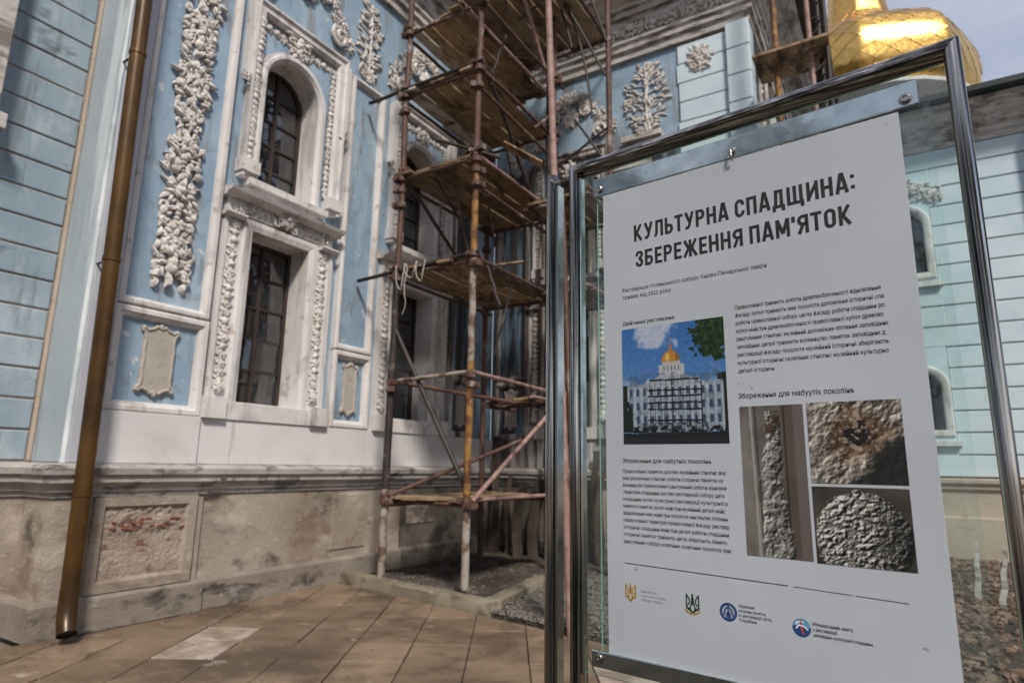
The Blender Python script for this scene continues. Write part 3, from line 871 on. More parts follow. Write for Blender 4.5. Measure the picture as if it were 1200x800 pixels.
mb.add([(-6.5, 9.8, 10.9), (SX + .2, 9.8, 10.9), (SX - 1.5, 16, 13.5), (-6.5, 16, 13.5)], [(0, 1, 2, 3)])
mb.build('roof', slate, cath)

# downpipe
dp = MB(); dp.tube([(-6.04, 2.64, 9.4), (-6.04, 2.80, .40)], .071, 20, False)
pipe = dp.build('drainpipe', pipem, cath, smooth=60)
el = MB(); el.tube([(-6.04, 2.80, .42), (-6.04, 2.802, .30), (-6.015, 2.795, .20), (-5.97, 2.785, .12), (-5.945, 2.78, .085)], .074, 20, False)
el.build('pipe_outlet', pipem, pipe, smooth=60)
inn = MB(); inn.tube([(-5.985, 2.788, .15), (-5.953, 2.782, .098)], .066, 16, True)
inn.build('pipe_mouth', interior, pipe, smooth=60)
for zz in (1.2, 3.3, 5.4, 7.5):
    c = MB(); yy = 2.64 + .16 * (9.4 - zz) / 9.0
    c.tube([(-6.04, yy, zz - .02), (-6.04, yy, zz + .02)], .078, 20, False)
    c.tube([(-6.30, yy, zz), (-6.13, yy, zz)], .012, 8)
    c.build('pipe_collar', pipem, pipe, smooth=60)

# ------------------------------------------------------------------ WING WITH THE GOLDEN DOME
wing = empty('church_wing', (2, CY, 0))
tag(wing, 'pale blue rusticated church wing with golden dome, behind the right side of the glass sign', 'church')
CW = [(.17, .77, 2.25, 3.35), (.17, .77, 5.25, 6.55)]
mb = MB(); wall_boxes(mb, SX + .01, 7.0, 1.40, 7.72, CW, -.4, 0)
mb.build('wall', jointm, wing, MC)
def course_set(z0, z1, xs):
    for (a, b) in xs:
        blk = MB(); blk.wbox(a, b, .012, z1 - z0 - .012, -.02, .04)
        o = blk.build('render_course', paleblue, wing, MC @ Matrix.Translation((0, 0, z0)), bevel=.012)
z = 1.42; k = 0
while z < 7.5:
    z1 = min(z + .395, 7.72)
    xs = [(SX + .02, 4.2 + random.uniform(-.02, .02)), (4.22, 6.98)] if False else None
    a0 = SX + .02; hit = [h for h in CW if not (z1 < h[2] - .2 or z > h[3] + .25)]
    if hit: course_set(z, z1, [(a0, .045), (.895, 2.48)])
    else: course_set(z, z1, [(a0, 2.48)])
    z = z1
mb = MB(); mb.wbox(2.5, 3.5, 1.401, 7.71, -.02, .25)
mb.build('corner_pilaster', paleblue, wing, MC, bevel=.02)
for (a, b, c, d_) in CW:
    zs_ = d_ - (b - a) / 2 - .001; ap = arch_path(a, b, c, zs_, 14)
    mb = MB()
    mb.sweep(ap, [(-.01, -.25), (-.01, .05), (.03, .08), (.09, .08), (.12, .04), (.13, 0)])
    w = mb.build('window', white, wing, MC, smooth=40)
    q = MB(); wall_boxes(q, .046, .894, c - .45, d_ + .45, [(a, b, c, d_)], .0, .037); q.build('render_field', paleblue, wing, MC)
    q = MB(); spandrels(q, a, b, zs_, .04); q.wbox(a - .2, b + .2, c - .28, c - .191, 0, .14); q.build('window_sill', white, w, MC)
    f = MB(); f.sweep(ap, [(-.012, -.2), (-.012, -.14), (-.05, -.14), (-.05, -.2), (-.012, -.2)])
    f.wbox((a + b) / 2 - .02, (a + b) / 2 + .02, c + .05, d_ - .05, -.2, -.15)
    for q_ in (1, 2, 3): f.wbox(a + .05, b - .05, c + (zs_ - c) * q_ / 3 - .012, c + (zs_ - c) * q_ / 3 + .012, -.195, -.155)
    f.build('window_frame', winframe, w, MC)
    f = MB(); f.add([(x, .18, z) for x, z in ap], [tuple(range(len(ap)))]); f.build('pane', wingglass, w, MC)
    f = MB(); f.wbox(a + .002, b - .002, c + .002, d_ - .002, -.39, -.36); f.build('interior_wall', interior, w, MC)
rg = random.Random(5); mb = MB()
for x in (-.16, .0, .15, .28, .40, .52, .66, .84, 1.0): spray(mb, rg, x, 6.80 + .22 * sin((x + .16) * 2.7), .32, .34, .04)
mb.build('window_ornament', stucco, wing, MC, smooth=50)
CPW = [(SX + .01, CY), (7, CY)]
mb = MB(); mb.run(CPW, [(-.05, 7.721), (.06, 7.721), (.06, 7.83), (.12, 7.86), (.12, 7.95), (.22, 8.0), (.24, 8.10), (.36, 8.15), (.40, 8.26), (.50, 8.30), (.52, 8.40), (-.05, 8.42)])
mb.build('cornice', cornicem, wing)
mb = MB(); mb.run([(SX + .01, CY - .25), (2.5, CY - .25), (3.5, CY - .25), (3.5, CY)], [(.04, 7.6), (.10, 7.722), (.2, 7.9), (.3, 8.1), (.35, 8.41), (.02, 8.41)])
mb.box(SX + .1, 7, CY - .72, CY + .5, 8.422, 8.52)
mb.add([(SX + .1, CY - .72, 8.52), (7, CY - .72, 8.52), (7, CY + 5, 9.6), (SX + .1, CY + 5, 9.6)], [(0, 1, 2, 3)])
mb2 = MB(); mb2.box(SX + .1, 7, CY - .74, CY + .5, 8.421, 8.53)
mb2.add([(SX + .1, CY - .72, 8.535), (7, CY - .72, 8.535), (7, CY + 5, 9.6), (SX + .1, CY + 5, 9.6)], [(0, 1, 2, 3)])
mb2.build('roof', slate, wing)
mb = MB(); mb.run(CPW, [(-.05, 0), (.30, 0), (.30, .72), (.12, .74), (.12, 1.18), (.17, 1.22), (.17, 1.28), (.22, 1.32), (.22, 1.38), (.04, 1.40), (-.05, 1.40)])
mb.build('plinth', beige, wing)

# dome
DC = Vector((.02, 20.0, 0))
mb = MB()
def lathe(mb, prof, n, c, off=0.0):
    vs = [(c.x + r * cos(2 * pi * (k + off) / n), c.y + r * sin(2 * pi * (k + off) / n), z) for r, z in prof for k in range(n)]
    mb.add(vs, [(i * n + k, i * n + (k + 1) % n, (i + 1) * n + (k + 1) % n, (i + 1) * n + k) for i in range(len(prof) - 1) for k in range(n)])
lathe(mb, [(2.2, 8.6), (2.2, 10.9), (2.35, 11.0), (2.35, 11.1), (2.6, 11.25), (2.7, 11.35), (2.7, 11.45), (0, 11.5)], 24, DC)
drum = mb.build('drum', white, wing, smooth=30)
dprof = [(2.35, 11.5), (2.62, 11.75), (2.80, 12.15), (2.86, 12.6), (2.80, 13.05), (2.62, 13.45), (2.30, 13.8), (1.85, 14.05), (1.42, 14.25), (1.10, 14.5), (.90, 14.9), (.78, 15.5), (.72, 16.3), (.66, 17.5), (.5, 18.6), (.1, 19.2)]
mb = MB(); lathe(mb, [(r * .925 - .02, z) for r, z in dprof], 32, DC)
dome = mb.build('dome', gold, wing, smooth=50)
# dense arclength table and diamond plates
dp_ = []
for (r0, z0), (r1, z1) in zip(dprof[:-1], dprof[1:]):
    for q in range(8): dp_.append((r0 + (r1 - r0) * q / 8, z0 + (z1 - z0) * q / 8))
arc = [0]
for a, b in zip(dp_[:-1], dp_[1:]): arc.append(arc[-1] + sqrt((a[0] - b[0]) ** 2 + (a[1] - b[1]) ** 2))
def dpt(u, ang, off):
    u = max(0, min(arc[-1], u)); i = np.searchsorted(arc, u); i = min(max(i, 1), len(arc) - 1)
    t = (u - arc[i - 1]) / (arc[i] - arc[i - 1]); r = dp_[i - 1][0] + (dp_[i][0] - dp_[i - 1][0]) * t; z = dp_[i - 1][1] + (dp_[i][1] - dp_[i - 1][1]) * t
    # eight-sided feel: radius dips between the ribs
    q = (ang / (2 * pi) * 8) % 1
    rib = (r) * (1 - .06 * (4 * q * (1 - q)))
    r = rib + off
    return (DC.x + r * cos(ang), DC.y + r * sin(ang), z)
NA = 24; rowh = .50; rest = MB(); rows = int(arc[-1] / rowh)
for i in range(rows * 2):
    uc = (i / 2 + .5) * rowh
    for k in range(NA):
        a = 2 * pi * (k + (i % 2) * .5) / NA; da = pi / NA
        hh = rowh * .515
        ctr = dpt(uc, a, 0)
        tw = random.uniform(-.006, .006); sg = 4; vs = []; fs = []
        for i_ in range(sg + 1):
            for j_ in range(sg + 1):
                p_, q_ = i_ / sg, j_ / sg                    # diamond axes
                du = (p_ + q_ - 1) * hh * .995; dv = (p_ - q_) * da * .995
                vs.append(dpt(uc + du, a + dv, .012 - .010 * (p_ + q_ - 1) + tw * (p_ - q_)))
        for i_ in range(sg):
            for j_ in range(sg):
                k0 = i_ * (sg + 1) + j_; fs.append((k0, k0 + 1, k0 + sg + 2, k0 + sg + 1))
        bnd = [0 * (sg + 1) + j_ for j_ in range(sg + 1)] + [0]
        inn_ = [Vector(vs[j_]) - Vector((cos(a), sin(a), 0)) * .03 for j_ in range(sg + 1)]; b0 = len(vs); vs += inn_
        fs += [(j_, b0 + j_, b0 + j_ + 1, j_ + 1) for j_ in range(sg)]
        inn_ = [Vector(vs[j_ * (sg + 1)]) - Vector((cos(a), sin(a), 0)) * .03 for j_ in range(sg + 1)]; b1 = len(vs); vs += inn_
        fs += [(j_ * (sg + 1), (j_ + 1) * (sg + 1), b1 + j_ + 1, b1 + j_) for j_ in range(sg)]
        # faces the square if the outward direction looks toward the camera side
        vis = (Vector((cos(a), sin(a), 0)).dot(Vector((0, -1, 0))) > -.05) and .3 < uc < 6.0
        if vis and len([1]) and i * NA // 2 < 1e9:
            q = MB(); q.add([Vector(v) - Vector(ctr) for v in vs], fs)
            me = q.mesh('gold_plate', 35); me.materials.append(gold)
            inst('gold_plate', me, dome, Matrix.Translation(ctr))
        else:
            rest.add(vs, fs)
tag(rest.build('gold_plates', gold, dome, smooth=35), kind='stuff')

# ------------------------------------------------------------------ GROUND
mb = MB(); mb.add([(-400, -400, -.06), (400, -400, -.06), (400, 400, -.06), (-400, 400, -.06)], [(0, 1, 2, 3)])
tag(mb.build('ground', groundm), kind='structure')
LN = lambda x: 6.04 - .165 * (x + 6.24)
pave = empty('pavement', (-3.5, 3, 0)); tag(pave, kind='structure')
mb = MB(); mb.add([(-6.30, -6, -.02), (9, -6, -.02), (9, LN(9), -.02), (-6.30, LN(-6.3), -.02)], [(0, 1, 2, 3)])
mb.build('joint_bed', mortar, pave)
E1 = Vector((cos(HEAD), sin(HEAD))); E2 = Vector((-sin(HEAD), cos(HEAD)))
def clip(poly, n, c):
    out = []
    for i in range(len(poly)):
        a, b = poly[i], poly[(i + 1) % len(poly)]
        da, db = a.dot(n) - c, b.dot(n) - c
        if da <= 0: out.append(a)
        if (da < 0) != (db < 0) and abs(da - db) > 1e-9: out.append(a + (b - a) * (da / (da - db)))
    return out
PE1, PE2, PSU, PSV = PAVE = (-.315, 5.21, .488, .488)
def clips(poly):
    poly = clip(poly, Vector((-1, 0)), 6.27)
    nn = Vector((.165, 1)); c = nn.dot(Vector((-6.24, 6.03)))
    return clip(poly, nn, c) if len(poly) > 2 else poly
rg = random.Random(12)
for i in range(-14, 18):
    for j in range(-6, 10):
        u0 = PE1 + i * PSU; v0 = PE2 + j * PSV
        gp = .0035 + rg.uniform(0, .003)
        cs = [(u0 + gp, v0 + gp), (u0 + PSU - gp, v0 + gp), (u0 + PSU - gp, v0 + PSV - gp), (u0 + gp, v0 + PSV - gp)]
        poly = clips([E1 * a + E2 * b for a, b in cs])
        if len(poly) < 3: continue
        cx = sum(p.x for p in poly) / len(poly); cy = sum(p.y for p in poly) / len(poly)
        if cx > 3.2 or cy < 1.2: continue
        tilt = (rg.uniform(-.012, .012), rg.uniform(-.012, .012)); dz = rg.uniform(-.009, .003)
        q = MB(); n = len(poly)
        top = [(p.x - cx, p.y - cy, dz + (p.x - cx) * tilt[0] + (p.y - cy) * tilt[1]) for p in poly]
        ch = [(p[0] * 1.0, p[1] * 1.0, -.05) for p in top]
        tp = [(p[0] * .992, p[1] * .992, p[2]) for p in top]; md_ = [(p[0], p[1], p[2] - .006) for p in top]
        q.add(tp + md_ + ch, [tuple(range(n))] + [(k, n + k, n + (k + 1) % n, (k + 1) % n) for k in range(n)] + [(n + k, 2 * n + k, 2 * n + (k + 1) % n, n + (k + 1) % n) for k in range(n)])
        me = q.mesh('paving_stone'); me.materials.append(paverpale if ((cx + 5.0) ** 2 + (cy - 3.55) ** 2 < .16 or rg.random() < .02) else paver)
        inst('paving_stone', me, pave, Matrix.Translation((cx, cy, 0)))
# lime spill at the foot of the pipe
def blob(name, cx, cy, rx, ry, rot, z, mat, parent, seed, n=40):
    rg = random.Random(seed); ph = [rg.uniform(0, 6) for _ in range(5)]
    vs = [(0, 0, .0)]
    for k in range(n):
        a = 2 * pi * k / n; r = 1 + .18 * sin(3 * a + ph[0]) + .12 * sin(5 * a + ph[1]) + .1 * sin(9 * a + ph[2]) + .06 * sin(15 * a + ph[3])
        x, y = r * rx * cos(a), r * ry * sin(a); vs.append((x * cos(rot) - y * sin(rot), x * sin(rot) + y * cos(rot), -.003))
    q = MB(); q.add(vs, [(0, k + 1, (k + 1) % n + 1) for k in range(n)])
    return q.build(name, mat, parent, Matrix.Translation((cx, cy, z)))
# kerb
def kerb(a, b, w, h, name, ext0=0, ext1=0):
    a = Vector(a); b = Vector(b); d = (b - a).normalized(); nrm = Vector((-d.y, d.x))
    q = MB(); L = (b - a).length; n = max(4, int(L / .12)); rg = random.Random(int(L * 100)); vs = []
    prof = [(0, -.05), (0, h - .015), (.015, h), (w - .015, h), (w, h - .015), (w, -.05)]
    for i in range(n + 1):
        p = a + d * (L * i / n)
        for (o, z) in prof:
            j = (rg.uniform(-.006, .006), rg.uniform(-.007, .004)) if z > 0 else (0, 0)
            pp = p + nrm * (o + j[0]); vs.append((pp.x, pp.y, z + j[1]))
    m = len(prof); fs = [(i * m + k, (i + 1) * m + k, (i + 1) * m + k + 1, i * m + k + 1) for i in range(n) for k in range(m - 1)]
    fs += [tuple(range(m)), tuple(n * m + k for k in range(m - 1, -1, -1))]
    q.add(vs, fs)
    return q.build(name, kerbm, smooth=40)
tag(kerb((-6.25, 6.05), (-3.70, 5.63), .20, .125, 'kerb'), kind='structure')
tag(kerb((-3.702, 5.84), (-3.98, 7.5), .20, .12, 'kerb'), kind='structure')
# earth and gravel
g = 50; vs = []; rr = np.random.RandomState(3).rand(g + 1, g + 1)
for i in range(g + 1):
    for j in range(g + 1):
        x = -6.4 + 12.5 * i / g; y0 = LN(x) - .02; y = y0 + (14.0 - y0) * j / g
        rise = .03 + .05 * (sin(x * 2.3) * cos(y * 1.7) * .5 + .5) + .04 * rr[i, j]
        if j == 0: rise = -.05
        if j == 1: rise = .0
        vs.append((x, y, rise * (.6 if x < -3.9 else .5)))
mb = MB(); mb.add(vs, [(i * (g + 1) + j, (i + 1) * (g + 1) + j, (i + 1) * (g + 1) + j + 1, i * (g + 1) + j + 1) for i in range(g) for j in range(g)])
tag(mb.build('bare_earth', earth, smooth=70), kind='structure')

def scatter(name, mat, n, area, size, seed, label, cat='gravel', guard=True, zoff=.035):
    rg = np.random.RandomState(seed)
    ico = bmesh.new(); bmesh.ops.create_icosphere(ico, subdivisions=1, radius=1.0)
    bv = np.array([v.co[:] for v in ico.verts]); bf = np.array([[v.index for v in f.verts] for f in ico.faces]); ico.free()
    V, Fc = [], []; k = 0
    while k < n:
        x = rg.uniform(area[0], area[1]); y = rg.uniform(area[2], area[3])
        if guard and y < LN(x) + .03: continue
        s = size[0] + (size[1] - size[0]) * rg.rand() ** 3
        v = bv * (1 + .75 * (rg.rand(len(bv), 1) - .5)) * np.array([s * rg.uniform(.7, 1.3), s * rg.uniform(.7, 1.3), s * rg.uniform(.4, .8)])
        a = rg.uniform(0, 6.28); c_, s_ = cos(a), sin(a)
        v = np.stack([v[:, 0] * c_ - v[:, 1] * s_ + x, v[:, 0] * s_ + v[:, 1] * c_ + y, v[:, 2] + zoff + s * .3], 1)
        V.append(v); Fc.append(bf + k * len(bv)); k += 1
    me = bpy.data.meshes.new(name); me.from_pydata(np.concatenate(V).tolist(), [], np.concatenate(Fc).tolist()); me.materials.append(mat)
    o = link(bpy.data.objects.new(name, me)); put(o)
    tag(o, label, cat, kind='stuff')
scatter('gravel', gravelm, 15000, (-3.95, -.8, 5.2, 8.5), (.008, .022), 1, 'grey gravel beside the concrete kerb, behind the steel post')
scatter('gravel_bed', bedm, 9000, (-6.1, -3.9, 5.8, 8.6), (.007, .03), 2, 'dusty gravel and crumbs inside the kerb under the scaffold')
scatter('plaster_crumbs', limewash, 70, (-6.22, -5.85, 2.4, 5.9), (.002, .008), 9, 'tiny pale plaster crumbs along the foot of the wall', 'crumbs', False, .002)
scatter('paving_grit', earth, 900, (-6.1, .5, 2.0, 5.2), (.0015, .006), 10, 'fine dark grit scattered over the paving', 'grit', False, .001)
scatter('rubble', rubblem, 9000, (-.6, 2.0, 4.4, 13.6), (.006, .06), 5, 'brown rubble and broken stone on the ground behind the right of the glass sign', 'rubble')

# ------------------------------------------------------------------ SCAFFOLD
scaf = empty('scaffold', (-5, 7.1, 0))
tag(scaf, 'tall rusty tube scaffold with wooden plank decks against the blue facade', 'scaffold')
def pole(a, b, r, mat, name='pole', parent=None, n=10, mids=()):
    q = MB(); pts = [a, *mids, b]
    if len(pts) == 2:
        A, B = Vector(a), Vector(b); pts = [A + (B - A) * t / 6 + (Vector((random.uniform(-1, 1), random.uniform(-1, 1), 0)) * .008 if 0 < t < 6 else Vector()) for t in range(7)]
    q.tube(pts, r, n)
    return q.build(name, mat, parent or scaf, smooth=60)
PX0, PX1, PY0, PY1 = -5.62, -4.35, 6.11, 8.25
# front right pole is painted in lengths: pale foot, ochre middle, rusty top
pole((PX1, PY0, .11), (PX1, PY0, 1.12), .047, paletube)
pole((PX1, PY0, 1.12), (PX1, PY0, 2.72), .044, yellowtube)
pole((PX1, PY0, 2.72), (PX1, PY0, 4.1), .043, paletube)
pole((PX1, PY0, 4.1), (PX1, PY0, 5.5), .043, yellowtube)
pole((PX1, PY0, 5.5), (PX1 - .01, PY0, 10.8), .042, rust)
pole((PX0, PY0, .11), (PX0, PY0, 1.18), .05, paletube)
pole((PX0, PY0, 1.18), (PX0 + .01, PY0, 4.15), .05, rustdark)
pole((PX0 + .01, PY0, 4.15), (PX0, PY0, 10.9), .042, rust)
pole((PX1 - .02, PY1, .05), (PX1, PY1, 11), .045, rust)
pole((PX0 + .02, PY1, .05), (PX0, PY1, 11), .042, rust)
pole((-3.40, PY1, .05), (-3.38, PY1, 11), .045, rust)
pole((-5.0, 9.25, .05), (-5.0, 9.25, 11), .04, rustdark)
pole((-2.66, 5.40, .0), (-3.02, 5.55, 7.2), .038, pinktube)
pole((-2.60, 5.44, .0), (-2.86, 5.60, 4.4), .03, rust)
def coupler(p, r=.065):
    if 'coupler' not in CACHE:
        q = MB(); q.tube([(0, 0, -.035), (0, 0, .035)], .066, 10); q.box(-.045, .045, -.115, -.05, -.035, .035); q.tube([(-.07, -.05, 0), (.07, -.05, 0)], .012, 6)
        me = q.mesh('coupler', 50); me.materials.append(rust); CACHE['coupler'] = me
    inst('coupler', CACHE['coupler'], scaf, Matrix.Translation(p) @ Matrix.Rotation(random.uniform(0, 6), 4, 'Z'))
# decks: (z, x0, x1, y0, y1, tilt)
pm = {}
def deck(z, x0, x1, y0, y1, seed, sag=0.0, n=5, gap=.007, th=.035, drop=()):
    rg = random.Random(seed); w = (x1 - x0) / n
    for k in range(n):
        if k in drop: continue
        a = x0 + k * w + gap / 2; b = a + w - gap
        L0 = y0 + rg.uniform(-.10, .06); L1 = y1 + rg.uniform(-.12, .14)
        q = MB(); m = 8; vs = []
        lift = rg.uniform(-.008, .012)
        for i in range(m + 1):
            t = i / m; y = L0 + (L1 - L0) * t; zz = z + lift - sag * sin(pi * t) + rg.uniform(-.003, .003); tw = rg.uniform(-.004, .004)
            e = .012 * rg.random()
            vs += [(a + e, y, zz + tw), (b - e, y, zz - tw), (b - e, y, zz + th - tw), (a + e, y, zz + th + tw)]
        fs = [(i * 4 + j, i * 4 + (j + 1) % 4, i * 4 + 4 + (j + 1) % 4, i * 4 + 4 + j) for i in range(m) for j in range(4)] + [(3, 2, 1, 0), (m * 4, m * 4 + 1, m * 4 + 2, m * 4 + 3)]
        q.add(vs, fs); q.build('plank', palewood if (k == 0 and seed in (4, 5)) else plank, scaf)
    for yy in (y0 + .02, y1 - .05):          # transoms under the planks
        pole((x0 - .12, yy, z - .03), (x1 + .12, yy, z - .03), .026, rust, 'transom', n=8)
    for xx in (x1 + .03,):                                   # ledgers
        pole((xx, y0 - .12, z + .03), (xx, y1 + .2, z + .03), .027, pinktube if seed % 2 else rust, 'ledger', n=8)
    pole((x0 - .02, y0 - .1, z - .075), (x0 - .02, y1 + .15, z - .075), .026, rust, 'ledger', n=8)
    for xx, yy in ((PX0, PY0), (PX1, PY0)): coupler((xx, yy, z + .03))
deck(1.06, PX0 + .02, PX1 - .02, PY0 + .06, PY1, 1, .01)
deck(4.04, PX0 - .02, PX1 - .04, PY0 - .02, PY1 + .1, 2, .02)
deck(5.43, PX0 - .02, PX1 - .04, PY0 - .02, PY1 + .25, 3, .02)
deck(6.70, PX0 - .02, PX1 - .04, PY0 - .02, PY1 - .1, 4, .02)
deck(7.72, PX0 - .02, PX1 - .30, PY0 - .02, PY1 + .2, 5, .02)
deck(8.95, PX0 + .15, PX1 + .5, PY0 + .9, PY1 + 1.0, 6, .02)
deck(2.42, PX0 + .5, PX1 - .02, 7.7, 8.3, 7, .01, n=4)
deck(5.2, PX1 + .05, -3.35, 7.4, 8.6, 8, .01, n=5)
deck(4.0, PX1 - .02, -3.6, 7.9, 9.0, 9, .01, n=4)
# wall ties that stick out to the left
pole((-6.33, PY0 - .02, 4.02), (PX1 + .1, PY0 - .04, 4.10), .026, rustdark, 'wall_tie')
pole((-6.30, PY0 - .05, 6.76), (PX1 + .1, PY0 - .06, 6.75), .026, rustdark, 'wall_tie')
q = MB(); ball(q, 0, 0, .05)
# rails and braces
pole((PX0 - .05, PY0, 2.55), (PX1 + .04, PY0 - .02, 2.60), .028, paletube, 'ledger')
pole((PX1 + .02, PY0, 2.60), (PX1 + .05, PY1 + .1, 2.56), .028, pinktube, 'ledger')
pole((PX0, PY0 + .1, 2.56), (PX1, PY1, 2.32), .028, rust, 'ledger')
pole((PX0 - .02, PY0 + .0, 3.33), (PX1 - .04, PY0 + .10, 1.14), .030, rustdark, 'brace')
pole((PX0 + .08, PY0 - .03, 1.10), (PX1 - .25, PY1 - .5, 1.85), .028, rust, 'brace')
pole((PX1 + .06, PY0 + .02, 1.08), (PX1 + .25, PY1 + .3, 2.75), .030, pinktube, 'brace')
pole((PX1 - .05, PY0 + .6, 9.4), (PX1 - .02, PY1 + .1, 7.35), .030, pinktube, 'brace')
pole((PX1 + .04, PY0 + .25, 6.6), (PX1 - .2, PY1 - .1, 5.3), .026, rustdark, 'brace')
pole((PX0 + .1, PY0 + .1, 5.3), (PX0 + .3, PY0 + 1.4, 4.2), .026, rustdark, 'brace')
pole((PX0 + .5, PY0 + .1, 5.35), (PX0 + .6, PY0 + 1.0, 4.6), .022, rustdark, 'brace')
pole((PX1 + .05, PY0 + 1.4, 6.5), (PX1 - .1, PY1 + .5, 7.6), .026, rust, 'brace')
for (a, m1_, b) in (((-4.3, 8.0, 9.4), (-3.95, 8.1, 8.8), (-3.42, 8.2, 7.5)), ((-4.1, 8.1, 9.0), (-3.8, 8.2, 8.4), (-3.66, 8.2, 7.0)), ((-3.9, 8.1, 9.6), (-3.6, 8.1, 9.0), (-3.40, 8.2, 8.1)),
                    ((-3.95, 8.2, 6.9), (-3.7, 8.2, 6.5), (-3.42, 8.2, 6.0)), ((-4.6, 8.1, 9.9), (-4.2, 8.15, 9.3), (-4.0, 8.2, 8.2)), ((-4.35, 8.2, 6.1), (-3.9, 8.2, 6.35), (-3.40, 8.2, 6.6))):
    A, B, C_ = Vector(a), Vector(m1_), Vector(b)
    pts = [A * (1 - t) ** 2 + B * 2 * t * (1 - t) + C_ * t * t for t in [k / 8 for k in range(9)]]
    q = MB(); q.tube(pts, .02, 7); q.build('bent_rod', rustdark, scaf, smooth=60)
# cords hanging from the third deck
for k, (xa, xb, zd) in enumerate(((-5.52, -5.36, .34), (-5.38, -5.16, .20), (-5.18, -5.02, .30))):
    pts = [(xa + (xb - xa) * t / 9, PY0 - .13 - .02 * sin(t), 4.09 - zd * (1 - (2 * t / 9 - 1) ** 2) ** .7 * (1 if k != 2 else .9)) for t in range(10)]
    q = MB(); q.tube(pts, .008, 6); q.build('cord', clothm, scaf, smooth=60)
pts = [(-5.34 + .02 * sin(t * 1.3), PY0 - .14 + .01 * sin(t * 2.1), 4.08 - .085 * t) for t in range(9)]
q = MB(); q.tube(pts, .008, 6, True, .004); q.build('cord', clothm, scaf, smooth=60)
# ragged boards and posts stacked behind the scaffold, coloured dark for corner shade
rg = random.Random(21)
for k in range(9):
    x = -6.0 + .26 * k + rg.uniform(-.05, .05); y = 9.05 + rg.uniform(-.25, .3)
    q = MB(); h = rg.uniform(.9, 2.6); w = rg.uniform(.035, .09); m = 8; vs = []
    for i in range(m + 1):
        t = i / m; dx = .05 * sin(t * 5 + k) + rg.uniform(-.012, .012)
        vs += [(x + dx - w, y + .2 * t, .02 + h * t), (x + dx + w, y + .2 * t, .02 + h * t), (x + dx + w, y + .2 * t + .03, .02 + h * t), (x + dx - w, y + .2 * t + .03, .02 + h * t)]
    q.add(vs, [(i * 4 + j, i * 4 + (j + 1) % 4, i * 4 + 4 + (j + 1) % 4, i * 4 + 4 + j) for i in range(m) for j in range(4)] + [(3, 2, 1, 0), (m * 4, m * 4 + 1, m * 4 + 2, m * 4 + 3)])
    q.build('upright_board', darkwood if k % 3 else shadeboard, scaf)

# loose boards and sticks shoved between the upper decks
rg = random.Random(44)
for k in range(16):
    zl = rg.choice((4.1, 5.5, 6.77, 7.8, 9.0)); x = rg.uniform(PX0, PX1 + .3); y = rg.uniform(PY0 + .1, PY1)
    q = MB(); L = rg.uniform(.5, 1.5); w = rg.uniform(.03, .09); q.box(-w, w, -L / 2, L / 2, 0, .025)
    Mx = Matrix.Translation((x, y, zl + rg.uniform(.06, .3))) @ Matrix.Rotation(rg.uniform(-1.4, 1.4), 4, 'Z') @ Matrix.Rotation(rg.uniform(-.5, .6), 4, 'X')
    q.build('loose_board', plank if k % 2 else darkwood, scaf, Mx)
for k in range(12):
    zl = rg.choice((4.04, 5.43, 6.70, 7.72, 8.95)); x = rg.choice((PX0, PX1, PX0 + .6)) + rg.uniform(-.1, .1); y = rg.uniform(PY0 + .2, PY1)
    pole((x, y, zl - .02), (x + rg.uniform(-.25, .25), y + rg.uniform(-.3, .5), zl - rg.uniform(.35, 1.1)), .018, rustdark if k % 2 else rust, 'hanging_rod', n=7)
for zz in (5.0, 6.4, 7.7, 8.8):
    pole((PX1 + .03, PY0 - .1, zz), (PX1 + .02, PY1 + .3, zz + rg.uniform(-.1, .1)), .024, rust, 'guard_rail', n=8)
for (x, y) in ((PX0, PY0), (PX1, PY0), (PX1, PY1), (PX0, PY1)):
    for zz in (1.02, 2.56, 3.95, 4.1, 5.02, 5.38, 5.5, 6.42, 6.66, 6.78, 7.68, 7.8): coupler((x + .02, y - .02, zz + random.uniform(-.02, .02)))
# crumbs of plaster along the wall foot and kerb
# second scaffold at the far corner
scf2 = empty('scaffold_tower', (-.7, 9.2, 0))
tag(scf2, 'slim scaffold tower with ochre pole and lattice mast at the far corner below the eave', 'scaffold')
pole((-1.06, 9.0, 0), (-1.04, 9.0, 10.5), .045, yellowtube, 'pole', scf2)
pole((-.58, 9.0, 0), (-.60, 9.0, 10.5), .035, pinktube, 'pole', scf2)
pole((-.36, 9.0, 0), (-.38, 9.0, 10.5), .03, rustdark, 'pole', scf2)
pole((-.48, 9.3, 0), (-.48, 9.3, 10.5), .03, rustdark, 'pole', scf2)
for k in range(18):
    z = 5.2 + k * .3
    pole((-.60, 9.0, z), (-.37, 9.0, z + (.0 if k % 2 else .22)), .012, rustdark, 'lattice_bar', scf2, 6)
    pole((-.37, 9.0, z), (-.48, 9.3, z + .15), .012, rustdark, 'lattice_bar', scf2, 6)
for k in range(4):
    q = MB(); q.box(-1.35 + .0, -.35, 8.75 + .2 * k, 8.93 + .2 * k, 7.40 + .01 * (k % 2), 7.44 + .01 * (k % 2)); q.build('plank', plank, scf2)

